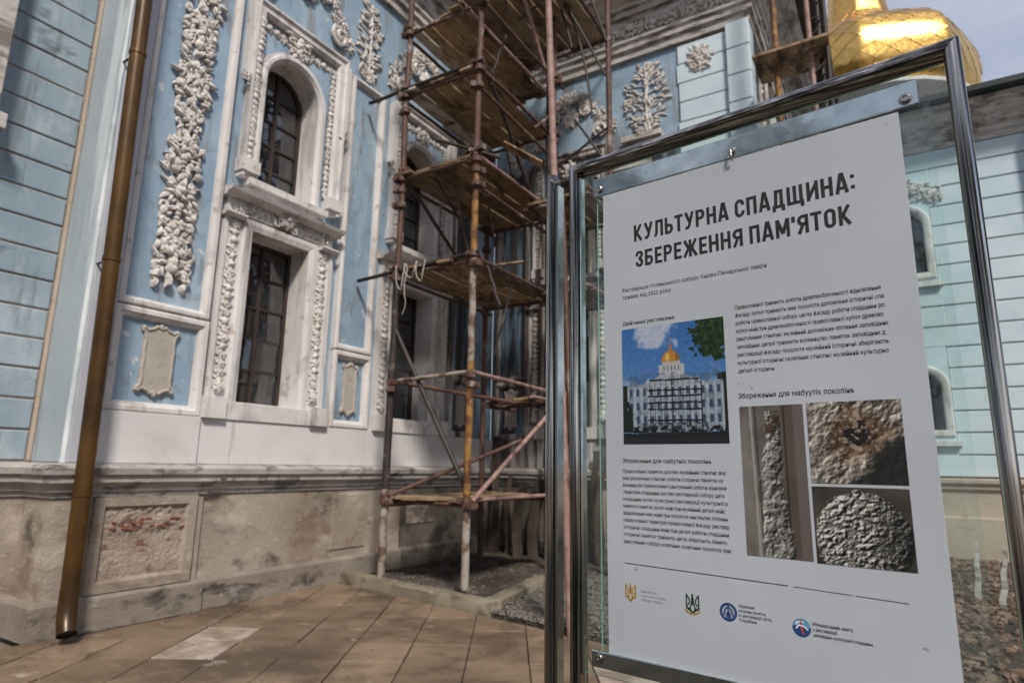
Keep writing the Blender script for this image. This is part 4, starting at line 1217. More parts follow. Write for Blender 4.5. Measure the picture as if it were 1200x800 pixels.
# ------------------------------------------------------------------ THE SIGN
SP = Vector((-0.992, 2.039, 0)); SD = Vector((0.992, -0.130, 0)).normalized()
ang = atan2(SD.y, SD.x)
MS = Matrix.Translation(SP) @ Matrix.Rotation(ang, 4, 'Z')       # local x = u to the right, -y toward the camera, z up
sign = empty('information_sign', (SP.x, SP.y, 0))
tag(sign, 'glass information board in a polished steel frame with a printed Ukrainian restoration notice', 'sign')
UL, UR, ZT, FW, FD = -.026, 1.234, 2.656, .040, .078
FPR = []
for (cx, cd, a0) in ((-.017, -.017, 90), (-.017, -FD + .017, 180), (-FW + .017, -FD + .017, 270), (-FW + .017, -.017, 0)):
    pass
def rr_prof(w, dp, r):
    pts = []
    for (ox, dd, a0) in ((-r, -r, 90), (-w + r, -r, 180), (-w + r, -dp + r, 270), (-r, -dp + r, 0)):
        for k in range(5):
            aa = radians(a0 + {90: -90, 180: -90, 270: -90, 0: -90}[a0] + 90 * k / 4) if False else radians(a0 - 90 + 90 * k / 4)
            pts.append((ox + r * cos(aa), dd + r * sin(aa)))
    return pts + [pts[0]]
FPROF = rr_prof(FW, FD, .0175)
fpath = [(UR, 0.0), (UR, ZT), (UL, ZT), (UL, 0.0)]
_t = MB(); _t.sweep(fpath, FPROF, False); nq = len(FPROF)
for k, (nm, mt) in enumerate((('frame_post', chrome), ('top_rail', chromeh), ('frame_post', chrome))):
    q = MB(); q.add(_t.v[k * nq:(k + 2) * nq], [(i, i + 1, nq + i + 1, nq + i) for i in range(nq - 1)])
    q.build(nm, mt, sign, MS, smooth=50)
q = MB(); q.box(UL - .06, UL + FW + .06, -.05, FD + .05, 0.001, .012); q.build('base_plate', steelstrip, sign, MS, bevel=.003)
q = MB(); q.box(UR - FW - .06, UR + .06, -.05, FD + .05, 0.001, .012); q.build('base_plate', steelstrip, sign, MS, bevel=.003)
def pane(u0, u1, z0, z1, y, th):
    q = MB(); q.box(u0, u1, y, y + th, z0, z1); me = q.mesh('glass_pane')
    me.materials.append(signglass); me.materials.append(glassedge)
    for p in me.polygons:
        if abs(p.normal.y) < .5: p.material_index = 1
    return inst('glass_pane', me, sign, MS)
pane(UL + FW + .003, UR - FW - .003, .82, ZT - FW - .003, .050, .008)
pane(.100, 1.125, .872, 2.568, .012, .008)
pane(1.128, 1.150, .872, 2.50, .020, .008)
# print sheet
q = MB(); n = 16
zt_l, zt_r = 2.488, 2.482
vs = []
for i in range(n + 1):
    t = i / n; u = .131 + (1.078 - .131) * t
    for z in (.90, zt_l + (zt_r - zt_l) * t):
        vs += [(u, .004, z), (u, .011, z)]
fs = []
for i in range(n):
    a = i * 4; b = a + 4
    fs += [(a, b, b + 2, a + 2), (a + 1, a + 3, b + 3, b + 1), (a, a + 1, b + 1, b), (a + 2, b + 2, b + 3, a + 3)]
fs += [(0, 2, 3, 1), (n * 4, n * 4 + 1, n * 4 + 3, n * 4 + 2)]
q.add(vs, fs)
sheet = q.build('print_sheet', printwhite, sign, MS)
q = MB(); q.box(.092, 1.130, .002, .0115, 2.4895, 2.562); q.build('clamp_strip', steelstrip, sign, MS, bevel=.002)
q = MB(); q.box(.070, 1.130, -.006, .0035, .862, .912); q.build('clamp_strip', steelstrip, sign, MS, bevel=.003)
q = MB(); q.box(UL + FW + .001, UL + FW + .012, .02, .045, .82, 2.6); q.build('glazing_bead', steelstrip, sign, MS, bevel=.002)
def bolt(u, z, y, r=.013):
    if 'bolt' not in CACHE:
        q = MB()
        def ring(rr, yy): return [(rr * cos(2 * pi * k / 16), yy, rr * sin(2 * pi * k / 16)) for k in range(16)]
        prof = [(1.35, 0), (1.35, -.12), (1.0, -.16), (1.0, -.6), (.85, -.75), (.5, -.76), (.42, -.5), (0.01, -.5)]
        vs = []
        for rr, yy in prof: vs += ring(rr, yy)
        q.add(vs, [(i * 16 + k, i * 16 + (k + 1) % 16, (i + 1) * 16 + (k + 1) % 16, (i + 1) * 16 + k) for i in range(len(prof) - 1) for k in range(16)])
        me = q.mesh('bolt', 35); me.materials.append(boltm); CACHE['bolt'] = me
    inst('bolt', CACHE['bolt'], sign, MS @ Matrix.Translation((u, y, z)) @ Matrix.Scale(r, 4))
bolt(.118, 2.516, .002); bolt(.615, 2.512, .002, .012); bolt(1.098, 2.512, .002); bolt(.103, .893, -.006, .012); bolt(1.09, .888, -.006, .012)
q = MB(); q.tube([(.615, -.012, 2.512), (.617, -.014, 2.49), (.616, -.006, 2.474)], .0035, 6); q.build('wire_tail', boltm, sign, MS)

# flat print: ribbons of constant width
LAY = [0]
def zlay():
    LAY[0] += 1
    return -.0000 - .00002 * (LAY[0] % 40)
def ribbon(mb, pts, w, y, closed=False, wh=None):
    """stroke; w = thickness"""
    P = [Vector(p) for p in pts]; m = len(P); vs = []
    for i in range(m):
        if closed or 0 < i < m - 1:
            a = (P[i] - P[i - 1]); b = (P[(i + 1) % m] - P[i])
        elif i == 0: a = b = P[1] - P[0]
        else: a = b = P[i] - P[i - 1]
        a = a.normalized(); b = b.normalized()
        na = Vector((-a.y, a.x)); nb = Vector((-b.y, b.x)); nn = na + nb
        nn = nn / max(nn.length, 1e-6); nn = nn / max(nn.dot(na), .45)
        p0 = P[i] + nn * w / 2; p1 = P[i] - nn * w / 2
        vs += [(p0.x, y, p0.y), (p1.x, y, p1.y)]
    fs = [(2 * i, 2 * i + 1, 2 * ((i + 1) % m) + 1, 2 * ((i + 1) % m)) for i in range(m if closed else m - 1)]
    mb.add(vs, fs)

def arcp(cx, cz, rx, rz, a0, a1, n=7):
    return [(cx + rx * cos(radians(a0 + (a1 - a0) * k / n)), cz + rz * sin(radians(a0 + (a1 - a0) * k / n))) for k in range(n + 1)]
T = .17          # stroke thickness, in cap heights
h_ = T / 2
def oval(w): return arcp(w / 2, .72, w / 2 - h_, .28 - h_, 0, 180, 8) + arcp(w / 2, .28, w / 2 - h_, .28 - h_, 180, 360, 8)
def glyph(ch):
    w = .50
    if ch == 'К': return .53, [[(h_, 0), (h_, 1)], [(.43, 1), (.18, .50), (.45, 0)]]
    if ch == 'У': return .52, [[(.07, 1), (.27, .42)], [(.45, 1), (.24, .16), (.17, h_), (.04, h_)]]
    if ch == 'Л': return .52, [[(.0, h_), (.07, h_), (.13, .2), (.15, 1 - h_), (.52 - h_, 1 - h_), (.52 - h_, 0)]]
    if ch == 'Ь': return .48, [[(h_, 1), (h_, h_), (.28, h_)] + arcp(.26, .30, .22 - h_, .30 - h_, -90, 90, 6)[1:] + [(h_, .60 - h_)]]
    if ch == 'Т': return .46, [[(0, 1 - h_), (.46, 1 - h_)], [(.23, 1 - h_), (.23, 0)]]
    if ch == 'Р': return .49, [[(h_, 0), (h_, 1 - h_), (.27, 1 - h_)] + arcp(.27, .70, .22 - h_, .30 - h_, 90, -90, 6)[1:] + [(h_, .40 + h_)]]
    if ch == 'Н': return .51, [[(h_, 0), (h_, 1)], [(.51 - h_, 0), (.51 - h_, 1)], [(h_, .5), (.51 - h_, .5)]]
    if ch == 'А': return .54, [[(.07, 0), (.24, 1 - .02), (.30, 1 - .02), (.47, 0)], [(.14, .27), (.40, .27)]]
    if ch == 'С': return .49, [[(.49 - h_, .66), (.49 - h_, .72)] + arcp(.245, .72, .245 - h_, .28 - h_, 0, 180, 8)[1:] + arcp(.245, .28, .245 - h_, .28 - h_, 180, 360, 8) + [(.49 - h_, .34)]]
    if ch == 'П': return .50, [[(h_, 0), (h_, 1 - h_), (.50 - h_, 1 - h_), (.50 - h_, 0)]]
    if ch == 'Д': return .58, [[(.12, h_), (.17, .3), (.19, 1 - h_), (.51 - h_, 1 - h_), (.51 - h_, h_)], [(h_, -.17), (h_, h_), (.58 - h_, h_), (.58 - h_, -.17)]]
    if ch == 'Щ': return .78, [[(h_, 1), (h_, h_), (.76 - h_, h_), (.76 - h_, -.17)], [(.36, 1), (.36, h_)], [(.72 - h_, 1), (.72 - h_, h_)]]
    if ch == 'И': return .53, [[(h_, 1), (h_, 0)], [(.53 - h_, 1), (.53 - h_, 0)], [(h_, .12), (.53 - h_, .88)]]
    if ch == ':': return .17, [[(h_, .12), (h_, .30)], [(h_, .66), (h_, .84)]]
    if ch == 'З': return .47, [[(h_, .68), (h_, .74)] + arcp(.235, .75, .235 - h_, .25 - h_, 180, -60, 9)[1:] + [(.30, .53), (.18, .52)], [(.18, .518), (.30, .51)] + arcp(.235, .27, .235 - h_, .27 - h_, 55, -180, 9) + [(h_, .32)]]
    if ch == 'Б': return .49, [[(.44, 1 - h_), (h_, 1 - h_), (h_, h_), (.27, h_)] + arcp(.27, .30, .22 - h_, .30 - h_, -90, 90, 6)[1:] + [(h_, .60 - h_)]]
    if ch == 'Е': return .42, [[(.42, 1 - h_), (h_, 1 - h_), (h_, h_), (.42, h_)], [(h_, .5), (.38, .5)]]
    if ch == 'Ж': return .76, [[(.38, 0), (.38, 1)], [(.08, 1), (.29, .5), (.06, 0)], [(.68, 1), (.47, .5), (.70, 0)], [(.28, .5), (.48, .5)]]
    if ch == 'Я': return .50, [[(.50 - h_, 0), (.50 - h_, 1 - h_), (.23, 1 - h_)] + arcp(.23, .71, .23 - h_, .29 - h_, 90, 270, 6)[1:] + [(.50 - h_, .42 + h_)], [(.24, .45), (.07, 0)]]
    if ch == 'М': return .64, [[(h_, 0), (h_, 1)], [(.64 - h_, 0), (.64 - h_, 1)], [(.10, .98), (.32, .20)], [(.54, .98), (.32, .20)]]
    if ch == "'": return .14, [[(.07, 1), (.07, .68)]]
    if ch == 'О': return .50, [oval(.50)]
    return .22, []
def title(text, u0, u1, z0, cap):
    adv = []; tot = 0
    for c in text:
        w, st = glyph(c); adv.append((tot, st, c)); tot += w + (.085 if c != ' ' else 0)
    sx = (u1 - u0) / (tot - .085)
    mb = MB()
    for x, st, c in adv:
        for s_i, pl in enumerate(st):
            closed = c == 'О'
            pts = [(u0 + (x + a) * sx, z0 + b * cap) for a, b in (pl[:-1] if closed else pl)]
            # horizontal scale and cap height are close, so one stroke width serves
            ribbon(mb, pts, T * cap * .98, .0035 - .00003 * s_i, closed)
    o = mb.build('title_text', ink, sheet, MS)
title('КУЛЬТУРНА СПАДЩИНА:', .255, .956, 2.282, .0595)
title("ЗБЕРЕЖЕННЯ ПАМ'ЯТОК", .259, .941, 2.186, .0585)

def text(s, u0, u1, z0, cap, mat=ink, off=.012, name='text_block', y=.0034, justify=False):
    c = bpy.data.curves.new('t', 'FONT'); c.body = s; c.size = 1.0; c.offset = off; c.resolution_u = 2; c.space_line = .9
    o = bpy.data.objects.new('t', c); COL.objects.link(o)
    bpy.context.view_layer.update()
    me = bpy.data.meshes.new_from_object(o.evaluated_get(bpy.context.evaluated_depsgraph_get()))
    bpy.data.objects.remove(o); bpy.data.curves.remove(c)
    n = len(me.vertices); co = np.empty(n * 3); me.vertices.foreach_get('co', co); co = co.reshape(-1, 3)
    x0, x1 = co[:, 0].min(), co[:, 0].max()
    sx = (u1 - u0) / (x1 - x0) if u1 else cap / .72
    X = u0 + (co[:, 0] - x0) * sx; Z = z0 + co[:, 1] * (cap / .72)
    me.vertices.foreach_set('co', np.stack([X, np.full(n, y), Z], 1).ravel())
    me.name = name; me.materials.clear(); me.materials.append(mat)
    return me
def tput(me, name):
    return inst(name, me, sheet, MS)
tput(text('Реставрація Успенського собору Києво-Печерської лаври', .206, .700, 2.104, .0135, greyink, .006), 'caption')
tput(text('триває від 2022 року', .206, .389, 2.078, .0135, greyink, .006), 'caption')
tput(text('Двійтинна реставрана', .204, .395, 1.984, .0125, ink, .009), 'heading')
tput(text('Збореження для мабуутіх поколінь', .593, .907, 1.709, .0155, ink, .009), 'heading')
tput(text('Зборесення для мабутніх поколінь', .194, .500, 1.515, .0135, ink, .009), 'heading')
WORDS = 'допоміжне воєвництво має достіво древлеоблоченості територія собору православної реставрації памяток мистецтва відновлення стінопис склепіння пошкодження фасаду риштування роботи тривають позолота купол ліплення цегла музейний заповідник культурної спадщини майстри зберігають історичні деталі'.split()
def para(lines, u0, u1, ztop, dz, cap, seed, last=.35, name='paragraph'):
    rg = random.Random(seed); res = []
    for k in range(lines):
        s = ''
        L = 58 if (u1 - u0) > .37 else 50
        while len(s) < L: s += rg.choice(WORDS) + ' '
        s = s[:L].capitalize() if k == 0 else s[:L]
        ue = u1 - rg.uniform(0, .012)
        if k == lines - 1 and last: s = s[:int(L * last)]; ue = u0 + (u1 - u0) * last
        tput(text(s, u0, ue, ztop - k * dz, cap, ink, .008), 'text_line')
para(9, .597, 1.004, 1.985, .0248, .0125, 3, .26)
para(11, .194, .546, 1.482, .0224, .0118, 4, 1.0)
q = MB(); ribbon(q, [(.194, 1.195), (.70, 1.187)], .0022, .0034); ribbon(q, [(.715, 1.1865), (.86, 1.183)], .0014, .0034); ribbon(q, [(.868, 1.183), (.985, 1.180)], .0016, .0034)
q.build('rule_line', ink, sheet, MS)

# emblems
def trident(cx, cz, h, mat, y=.0034, extra=None):
    mb = MB(); s = h; w = .075 * s
    def R(pts, ww=w): ribbon(mb, [(cx + a * s, cz + b * s) for a, b in pts], ww, y)
    for sd in (-1, 1):
        R([(sd * .34, .48), (sd * .34, -.22), (sd * .10, -.24)]); R([(sd * .34, .46), (sd * .18, .22), (sd * .17, .02), (sd * .27, -.08), (sd * .34, -.08)])
        R([(sd * .03, .30), (sd * .06, .0), (sd * .14, -.24), (sd * .0, -.48)])
    R([(0, .5), (0, -.05)], w * 1.6); R([(-.34, -.22), (-.12, -.36), (0, -.5), (.12, -.36), (.34, -.22)])
    o = mb.build('emblem', mat, sheet, MS)
    return o
trident(.214, 1.106, .052, goldink)
trident(.422, 1.101, .056, greenink)
q = MB(); ribbon(q, arcp(.422, 1.085, .022, .012, 180, 360, 8), .004, .0030); q.build('emblem', goldink, sheet, MS)
def disc(cx, cz, r, y, mat, a0=0, a1=360, n=24):
    q = MB(); pts = [(cx + r * cos(radians(a0 + (a1 - a0) * k / n)), y, cz + r * sin(radians(a0 + (a1 - a0) * k / n))) for k in range(n)]
    q.add(pts, [tuple(range(n))]); return q.build('emblem', mat, sheet, MS)
disc(.530, 1.094, .0255, .0035, blueink); disc(.530, 1.094, .0185, .0033, paleink)
q = MB()
for pts in ([(.530, 1.116), (.530, 1.074)], [(.516, 1.084), (.522, 1.102), (.530, 1.108), (.538, 1.102), (.544, 1.084)], [(.524, 1.076), (.527, 1.092), (.533, 1.092), (.536, 1.076)]): ribbon(q, pts, .0042, .0031)
q.build('emblem', blueink, sheet, MS)
disc(.729, 1.084, .0235, .0035, lightblueink); disc(.729, 1.084, .0235, .0033, blueink, 170, 370)
q = MB(); ribbon(q, [(.727, 1.104), (.729, 1.082), (.733, 1.068)], .006, .0031); q.build('emblem', redink, sheet, MS)
q = MB(); ribbon(q, arcp(.727, 1.084, .015, .015, 60, 150, 6), .004, .0031); ribbon(q, [(.714, 1.080), (.722, 1.090), (.735, 1.088), (.745, 1.080)], .0035, .003); q.build('emblem', whiteink, sheet, MS)
def tiny(lines, u0, z0, dz, w, cap, mat):
    for k, (s, ww) in enumerate(lines): tput(text(s, u0, u0 + w * ww, z0 - k * dz, cap, mat, .009), 'text_line')
tiny([('Міністерство', .6), ('культурного фонду', .95), ('собору лаври', .8)], .250, 1.112, .0125, .092, .0072, paleink)
tiny([('Управління', .5), ('охорони памяток', .85), ('м. реставрації міста', 1), ('України', .55)], .560, 1.112, .0125, .090, .0078, greyink)
tiny([('Міжнародний центр', .82), ('з реставрації', .5), ('заповідник культурної спадщини', 1.18)], .757, 1.094, .0135, .118, .0082, ink)

# printed photographs: colours per grid vertex
def vnoise(h, w, cells, seed):
    r = np.random.RandomState(seed); out = np.zeros((h, w)); amp = 1; tot = 0; c = cells
    for o in range(5):
        g = r.rand(int(c) + 3, int(c * w / h) + 3)
        yy = np.linspace(0, c, h); xx = np.linspace(0, c * w / h, w)
        y0 = yy.astype(int); x0 = xx.astype(int); fy = (yy - y0)[:, None]; fx = (xx - x0)[None]
        fy = fy * fy * (3 - 2 * fy); fx = fx * fx * (3 - 2 * fx)
        a = g[y0][:, x0]; b = g[y0][:, x0 + 1]; c2 = g[y0 + 1][:, x0]; d = g[y0 + 1][:, x0 + 1]
        out += amp * ((a * (1 - fx) + b * fx) * (1 - fy) + (c2 * (1 - fx) + d * fx) * fy); tot += amp
        amp *= .55; c *= 2
    return out / tot
def picture(name, u0, u1, z0, z1, img, label):
    h, w, _ = img.shape
    X, Z = np.meshgrid(np.linspace(u0, u1, w), np.linspace(z1, z0, h))
    me = bpy.data.meshes.new(name)
    idx = np.arange(h * w).reshape(h, w)
    fs = np.stack([idx[:-1, :-1], idx[1:, :-1], idx[1:, 1:], idx[:-1, 1:]], -1).reshape(-1, 4)
    me.from_pydata(np.stack([X.ravel(), np.full(h * w, .0030), Z.ravel()], 1).tolist(), [], fs.tolist())
    at = me.color_attributes.new('print', 'FLOAT_COLOR', 'POINT')
    col = np.concatenate([np.clip(img, 0, 1) ** 2.2 * .72, np.ones((h, w, 1))], -1)
    at.data.foreach_set('color', col.ravel().astype(np.float32))
    me.materials.append(photom)
    o = inst(name, me, sheet, MS); o['label'] = label
def lay(img, mask, col): 
    mask = np.clip(mask, 0, 1)[..., None]; img[:] = img * (1 - mask) + np.array(col) * mask
def sstep(x, a, b): t_ = np.clip((x - a) / (b - a), 0, 1); return t_ * t_ * (3 - 2 * t_)
# 1 cathedral view
H, Wd = 190, 172
yy, xx = np.mgrid[0:H, 0:Wd]; y = yy / (H - 1); x = xx / (Wd - 1)
img = np.zeros((H, Wd, 3)) + np.array([.24, .44, .70]); img += (y * .25)[..., None] * np.array([.8, .7, .4])
cl = sstep(vnoise(H, Wd, 3, 1), .45, .60) * (y < .6); lay(img, cl * .9, (.80, .82, .88))
lay(img, sstep(vnoise(H, Wd, 4, 9), .55, .7) * (y < .5) * .5, (.86, .84, .88))
nz = vnoise(H, Wd, 24, 2); nf = vnoise(H, Wd, 50, 3)
def box_(a, b, c, d): return ((x > a) & (x < b) & (y > c) & (y < d)).astype(float)
wl = (.60, .66, .72)
lay(img, box_(.0, .06, .50, .9) + ((x > .92) & (y > .42 + .05 * nz)).astype(float), (.10, .14, .08))
body = ((y > .50) & (y < .90) & (x > .05) & (x < .97)); lay(img, body * 1.0, wl)
for cx_ in (.27, .50, .74):
    lay(img, ((y > .455 + abs(x - cx_) * .9) & (y < .56) & (abs(x - cx_) < .11)).astype(float), (.72, .75, .78))
lay(img, ((y > .385 + abs(x - .5) * .42) & (y < .60) & (abs(x - .5) < .26)).astype(float), (.68, .71, .75))
lay(img, ((abs(x - .50) < .125) & (y > .345) & (y < .44)).astype(float), (.76, .77, .78)); lay(img, ((abs(x - .50) < .085) & (y > .315) & (y < .37)).astype(float), (.74, .74, .72))
for c_ in range(5): lay(img, ((abs(x - (.43 + c_ * .035)) < .008) & (y > .355) & (y < .40)) * .7, (.25, .30, .36))
dm = (((x - .495) / .088) ** 2 + ((y - .315) / .085) ** 2 < 1) & (y < .318); lay(img, dm.astype(float), (.78, .54, .17))
lay(img, ((((x - .465) / .022) ** 2 + ((y - .285) / .035) ** 2) < 1).astype(float) * .75, (.98, .86, .5)); lay(img, dm * (x > .54) * .5, (.45, .28, .08))
lay(img, ((abs(x - .495) < .015) & (y > .19) & (y < .24)).astype(float), (.7, .5, .2)); lay(img, ((abs(x - .495) < .006) & (y > .12) & (y < .2)).astype(float), (.6, .45, .25))
lay(img, ((y > .41) & (y < .92)) * sstep(nz, .5, .62) * .45 * (abs(x - .5) < .46), (.30, .34, .38))
for r_ in range(3):
    for c_ in range(13):
        cx = .09 + c_ * .07; cy = .57 + r_ * .115
        lay(img, (((abs(x - cx) < .014) & (abs(y - cy) < .032)).astype(float)) * .8, (.16, .24, .34))
for c_ in range(14): lay(img, ((abs(x - (.055 + c_ * .07)) < .006) & (y > .52) & (y < .88)) * .6, (.85, .86, .86))
for yl in (.475, .56, .61, .665, .72, .81): lay(img, ((abs(y - yl - .02 * (x - .5)) < .0075) & (abs(x - .52) < (.24 if yl < .5 else .26))) * .85, (.08, .07, .07))
for c_ in range(10): lay(img, ((abs(x - (.28 + c_ * .055)) < .004) & (y > .47) & (y < .92)) * .8, (.10, .09, .09))
lay(img, ((y > .83) & (y < .92) & (abs(x - .5) < .35)) * sstep(nf, .35, .6) * .8, (.12, .10, .09))
lay(img, (y > .90 + .02 * nz).astype(float), (.11, .12, .13)); lay(img, ((y > .95)).astype(float) * .6, (.17, .18, .19))
lay(img, ((y > .86) & (y < .91)) * sstep(nz, .45, .55), (.07, .10, .06))
tr = (((x - .88) / .20) ** 2 + ((y - .13) / .21) ** 2 + (nz - .5) * 2.4 < 1); lay(img, tr.astype(float), (.10, .18, .07)); lay(img, tr * sstep(nf, .5, .65) * .7, (.25, .36, .12))
lay(img, (x < .10) * (y > .52 + .3 * nz) * (y < .9), (.09, .14, .08))
img *= (.88 + .24 * nf)[..., None]
picture('printed_photo', .200, .559, 1.576, 1.969, img, 'colour photo of a white church with gold dome and scaffolding under blue sky')
# relief photos are lit height fields
def lit(hf, k, ax=-.7, ay=-.7):
    gy, gx = np.gradient(hf); return np.clip(.5 + k * (gx * ax * -1 + gy * ay * -1), 0, 1.35)
def tone(l, dark, light):
    return np.array(dark) + (np.array(light) - np.array(dark)) * l[..., None]
# 2 tall stucco strip
H, Wd = 220, 96
yy, xx = np.mgrid[0:H, 0:Wd]; y = yy / (H - 1); x = xx / (Wd - 1); n1_ = vnoise(H, Wd, 5, 11); n2_ = vnoise(H, Wd, 20, 12); n3_ = vnoise(H, Wd, 42, 13)
img = tone(.25 + .75 * n1_, (.24, .22, .20), (.66, .63, .60))
lay(img, sstep(x, .62, .68) * .7, (.33, .28, .24)); lay(img, sstep(x, .82, .86) * .8, (.46, .43, .41)); lay(img, (abs(x - .17 - .05 * y) < .02) * .7, (.74, .72, .70)); lay(img, (abs(x - .24 - .05 * y) < .02) * .6, (.22, .20, .18)); lay(img, (abs(x - .70) < .012) * .7, (.13, .11, .10))
cen = .49 + .03 * np.sin(y * 9); wid = (.10 + .13 * y) * (1 + .9 * (n2_ - .5))
mk = sstep(wid - abs(x - cen), -.02, .02) * (y > .04)
hf = (n2_ * 1.0 + n3_ * .6) + .8 * np.sqrt(np.clip(1 - ((x - cen) / (wid + .02)) ** 2, 0, 1))
rel = tone(lit(hf, 5.5), (.10, .085, .07), (.84, .83, .80)); img = img * (1 - mk[..., None]) + rel * mk[..., None]
lay(img, mk * (y < .24) * sstep(n2_, .44, .56) * .8, (.26, .18, .12))
picture('printed_photo', .594, .772, 1.258, 1.684, img, 'brownish photo of a tall crumbling stucco strip')
# 3 damaged relief
H, Wd = 124, 130
yy, xx = np.mgrid[0:H, 0:Wd]; y = yy / (H - 1); x = xx / (Wd - 1); n1_ = vnoise(H, Wd, 3, 21); n2_ = vnoise(H, Wd, 8, 22); n3_ = vnoise(H, Wd, 22, 23)
rr_ = np.sqrt(((x - .55) / .36) ** 2 + ((y - .42) / .34) ** 2) + (n2_ - .5) * .8
hf = .9 * n1_ * 3 + n2_ * 1.2 + n3_ * .4 - 1.2 * np.exp(-rr_ ** 2 * 2.2)
img = tone(lit(hf, 6.5), (.16, .13, .10), (.84, .80, .74))
lay(img, sstep(1.05 - rr_, -.1, .4) * .65, (.38, .27, .18)); lay(img, sstep(.42 - rr_, -.08, .12) * .9, (.09, .06, .045)); lay(img, sstep(n3_, .57, .64) * sstep(1.1 - rr_, 0, .3) * .7, (.80, .74, .66))
lay(img, sstep(x * .6 + y * .9 + (n1_ - .5), .98, 1.2) * .85, (.09, .10, .09)); lay(img, sstep(.25 - x, 0, .25) * .25, (.78, .76, .74))
picture('printed_photo', .782, 1.012, 1.466, 1.686, img, 'photo of a brown damaged spot in pale relief')
# 4 carved rosette boss
n1_ = vnoise(H, Wd, 3, 31); n2_ = vnoise(H, Wd, 12, 32); n3_ = vnoise(H, Wd, 24, 33)
img = tone(.3 + .6 * n1_, (.05, .045, .04), (.42, .39, .34))
rr_ = np.sqrt(((x - .50) / .50) ** 2 + ((y - .66) / .62) ** 2) + (n2_ - .5) * .14; mk = sstep(1 - rr_, -.01, .05)
hf = 1.6 * np.sqrt(np.clip(1 - rr_ ** 2, 0, 1)) + 1.1 * abs(n2_ - .5) * 3 + .5 * n3_
rel = tone(lit(hf, 4.8) * (1.1 - .6 * sstep(x, .5, 1.0)), (.04, .035, .03), (.74, .73, .69)); img = img * (1 - mk[..., None]) + rel * mk[..., None]
picture('printed_photo', .781, 1.011, 1.255, 1.457, img, 'photo of a rounded carved boss on dark ground')
# smudges on the sheet
for (u, z, s_) in ((.600, 1.755, .010), (1.015, 1.085, .012), (.135, .945, .010), (.150, 2.463, .005), (1.05, 2.455, .004), (.235, 1.178, .008), (.63, 1.74, .006)):
    for k in range(3):
        q = MB(); n = 10; rg = random.Random(int(u * 1000) + k); cx, cz = u + rg.uniform(-1, 1) * s_, z + rg.uniform(-1, 1) * s_
        q.add([(cx + s_ * .35 * rg.uniform(.4, 1) * cos(2 * pi * j / n), .0036 - .00002 * k, cz + s_ * .35 * rg.uniform(.4, 1) * sin(2 * pi * j / n)) for j in range(n)], [tuple(range(n))])
        q.build('smudge', paleink if s_ > .009 else greyink, sheet, MS)

# ------------------------------------------------------------------ steel post beside the sign
post = empty('steel_post', tuple(MS @ Vector((-.10, 0, 0))))
tag(post, 'free-standing polished steel post with flat glass channel, just left of the sign', 'post')
q = MB()
q.tube([(-.119, .03, 0), (-.119, .03, 2.628), (-.119, .03, 2.640), (-.119, .03, 2.648)], .022, 20, True)
q.build('tube', chrome, post, MS, smooth=50)
q = MB(); q.box(-.0965, -.076, .02, .026, .01, 2.61)
q.build('channel', channelm, post, MS, bevel=.0015)
q = MB(); q.box(-.0755, -.0725, .005, .045, .01, 2.59)
q.build('channel_lip', steelstrip, post, MS, bevel=.001)
q = MB(); q.tube([(-.108, .005, 2.62), (-.092, 0, 2.605), (-.080, .0, 2.600), (-.070, .0, 2.596)], .005, 8); q.build('hook', boltm, post, MS, smooth=50)
q = MB(); q.box(-.17, -.045, -.03, .09, .001, .012); q.build('base_plate', steelstrip, post, MS, bevel=.003)

# ------------------------------------------------------------------ small things on the ground
# white stakes behind the glass
for k, (x0, y0, lean, h, lab) in enumerate(((.36, 11.2, -.06, .62, 'pale wooden stake leaning in the rubble close to the edge of the print'), (.62, 9.4, .05, .75, 'pale wooden stake in the rubble seen through the middle of the glass margin'), (.80, 9.0, .09, .7, 'greenish pale stake in the rubble next to the right frame post'))):
    q = MB(); vs = []
    for i in range(6):
        t = i / 5; w = .035 * (1 - .5 * t); jx = .01 * sin(i * 3 + k)
        vs += [(lean * t - w + jx, -.012, h * t), (lean * t + w + jx, -.012, h * t), (lean * t + w + jx, .012, h * t), (lean * t - w + jx, .012, h * t)]
    q.add(vs, [(i * 4 + j, i * 4 + (j + 1) % 4, i * 4 + 4 + (j + 1) % 4, i * 4 + 4 + j) for i in range(5) for j in range(4)] + [(3, 2, 1, 0), (20, 21, 22, 23)])
    tag(q.build('stake', cornicem, None, Matrix.Translation((x0, y0, 0))), lab, 'stake')
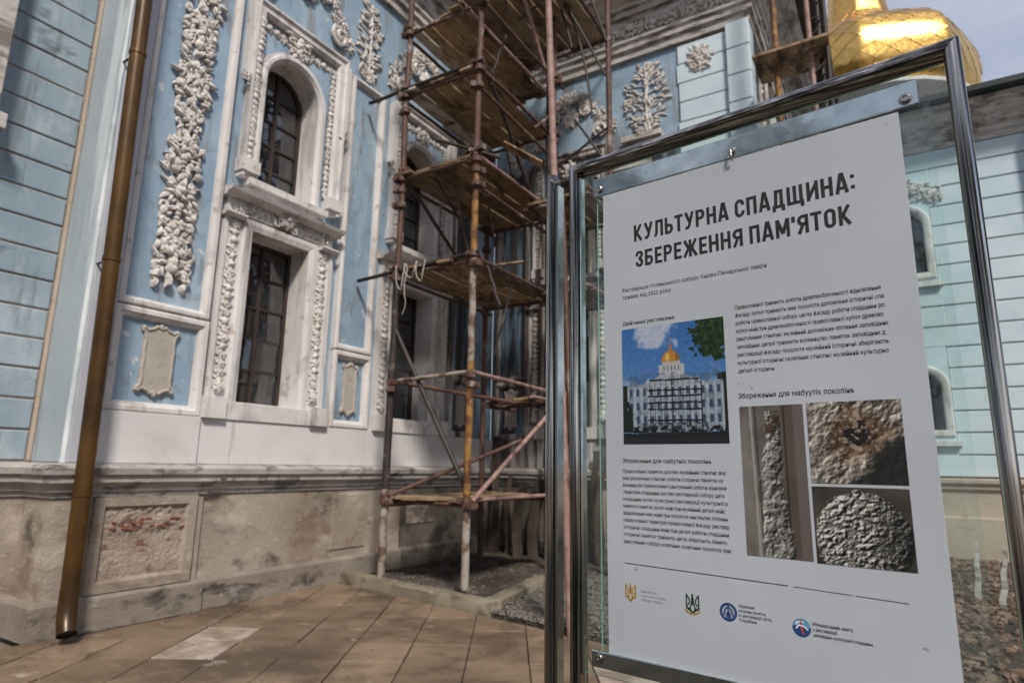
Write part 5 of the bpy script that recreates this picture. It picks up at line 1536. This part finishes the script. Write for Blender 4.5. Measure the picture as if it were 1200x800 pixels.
# ------------------------------------------------------------------ trees across the yard (mirrored in the panes), last two added for dark reflections
def tree(x, y, h, r, seed, label):
    rg = np.random.RandomState(seed)
    root = empty('tree', (x, y, 0)); tag(root, label, 'tree', 'trees across the yard')
    q = MB(); q.tube([(0, 0, -.06), (.1, .05, h * .3), (.0, .2, h * .6), (.1, .1, h * .9)], .28, 9, True, .06)
    for k in range(7):
        a = k * 2.4; z0 = h * (.35 + .07 * k)
        q.tube([(.05, .1, z0), (r * .4 * cos(a), r * .4 * sin(a), z0 + h * .1), (r * .8 * cos(a), r * .8 * sin(a), z0 + h * .17)], .09, 6, True, .02)
    q.build('trunk', barkm, root, Matrix.Translation((x, y, 0)), smooth=60)
    V = []; n = 9000; cl = [(rg.normal(0, .42, 3), rg.uniform(.25, .5)) for _ in range(26)]
    P = np.zeros((n, 3)); ci = rg.randint(0, 26, n)
    for i in range(n):
        c, s = cl[ci[i]]; d = rg.normal(0, 1, 3); d /= np.linalg.norm(d); P[i] = c + d * s * rg.uniform(.6, 1)
    P = P * np.array([r, r, h * .36]) + np.array([0, 0, h * .66])
    A = rg.normal(0, 1, (n, 3)); A /= np.linalg.norm(A, axis=1)[:, None]; B = np.cross(A, rg.normal(0, 1, (n, 3))); B /= np.linalg.norm(B, axis=1)[:, None]
    s = rg.uniform(.07, .16, (n, 1)); vs = np.stack([P - A * s, P + B * s * .6, P + A * s, P - B * s * .6], 1).reshape(-1, 3)
    me = bpy.data.meshes.new('crown'); me.from_pydata(vs.tolist(), [], np.arange(n * 4).reshape(-1, 4).tolist()); me.materials.append(leafm)
    inst('crown', me, root, Matrix.Translation((x, y, 0)))
tree(11, 7.5, 9.5, 3.0, 1, 'broad leafy tree across the yard on the right, nearest the church wing')
tree(13, 14.0, 11, 3.4, 2, 'tallest leafy tree across the yard, mirrored in the arched windows')
tree(10, -5.0, 8.5, 2.8, 3, 'leafy tree behind the camera, mirrored in the steel frame')
tree(1.5, -11.0, 9.5, 3.4, 4, 'leafy tree at the far side of the square, mirrored in the glass board')
tree(-5.5, -9.0, 8.0, 3.0, 5, 'unseen leafy tree added behind the camera at left to darken the steel frame')  # added unseen, like the next one, to darken reflections in the steel
tree(6.5, -8.0, 9.0, 3.2, 6, 'unseen leafy tree added behind the camera at right to darken the steel frame')
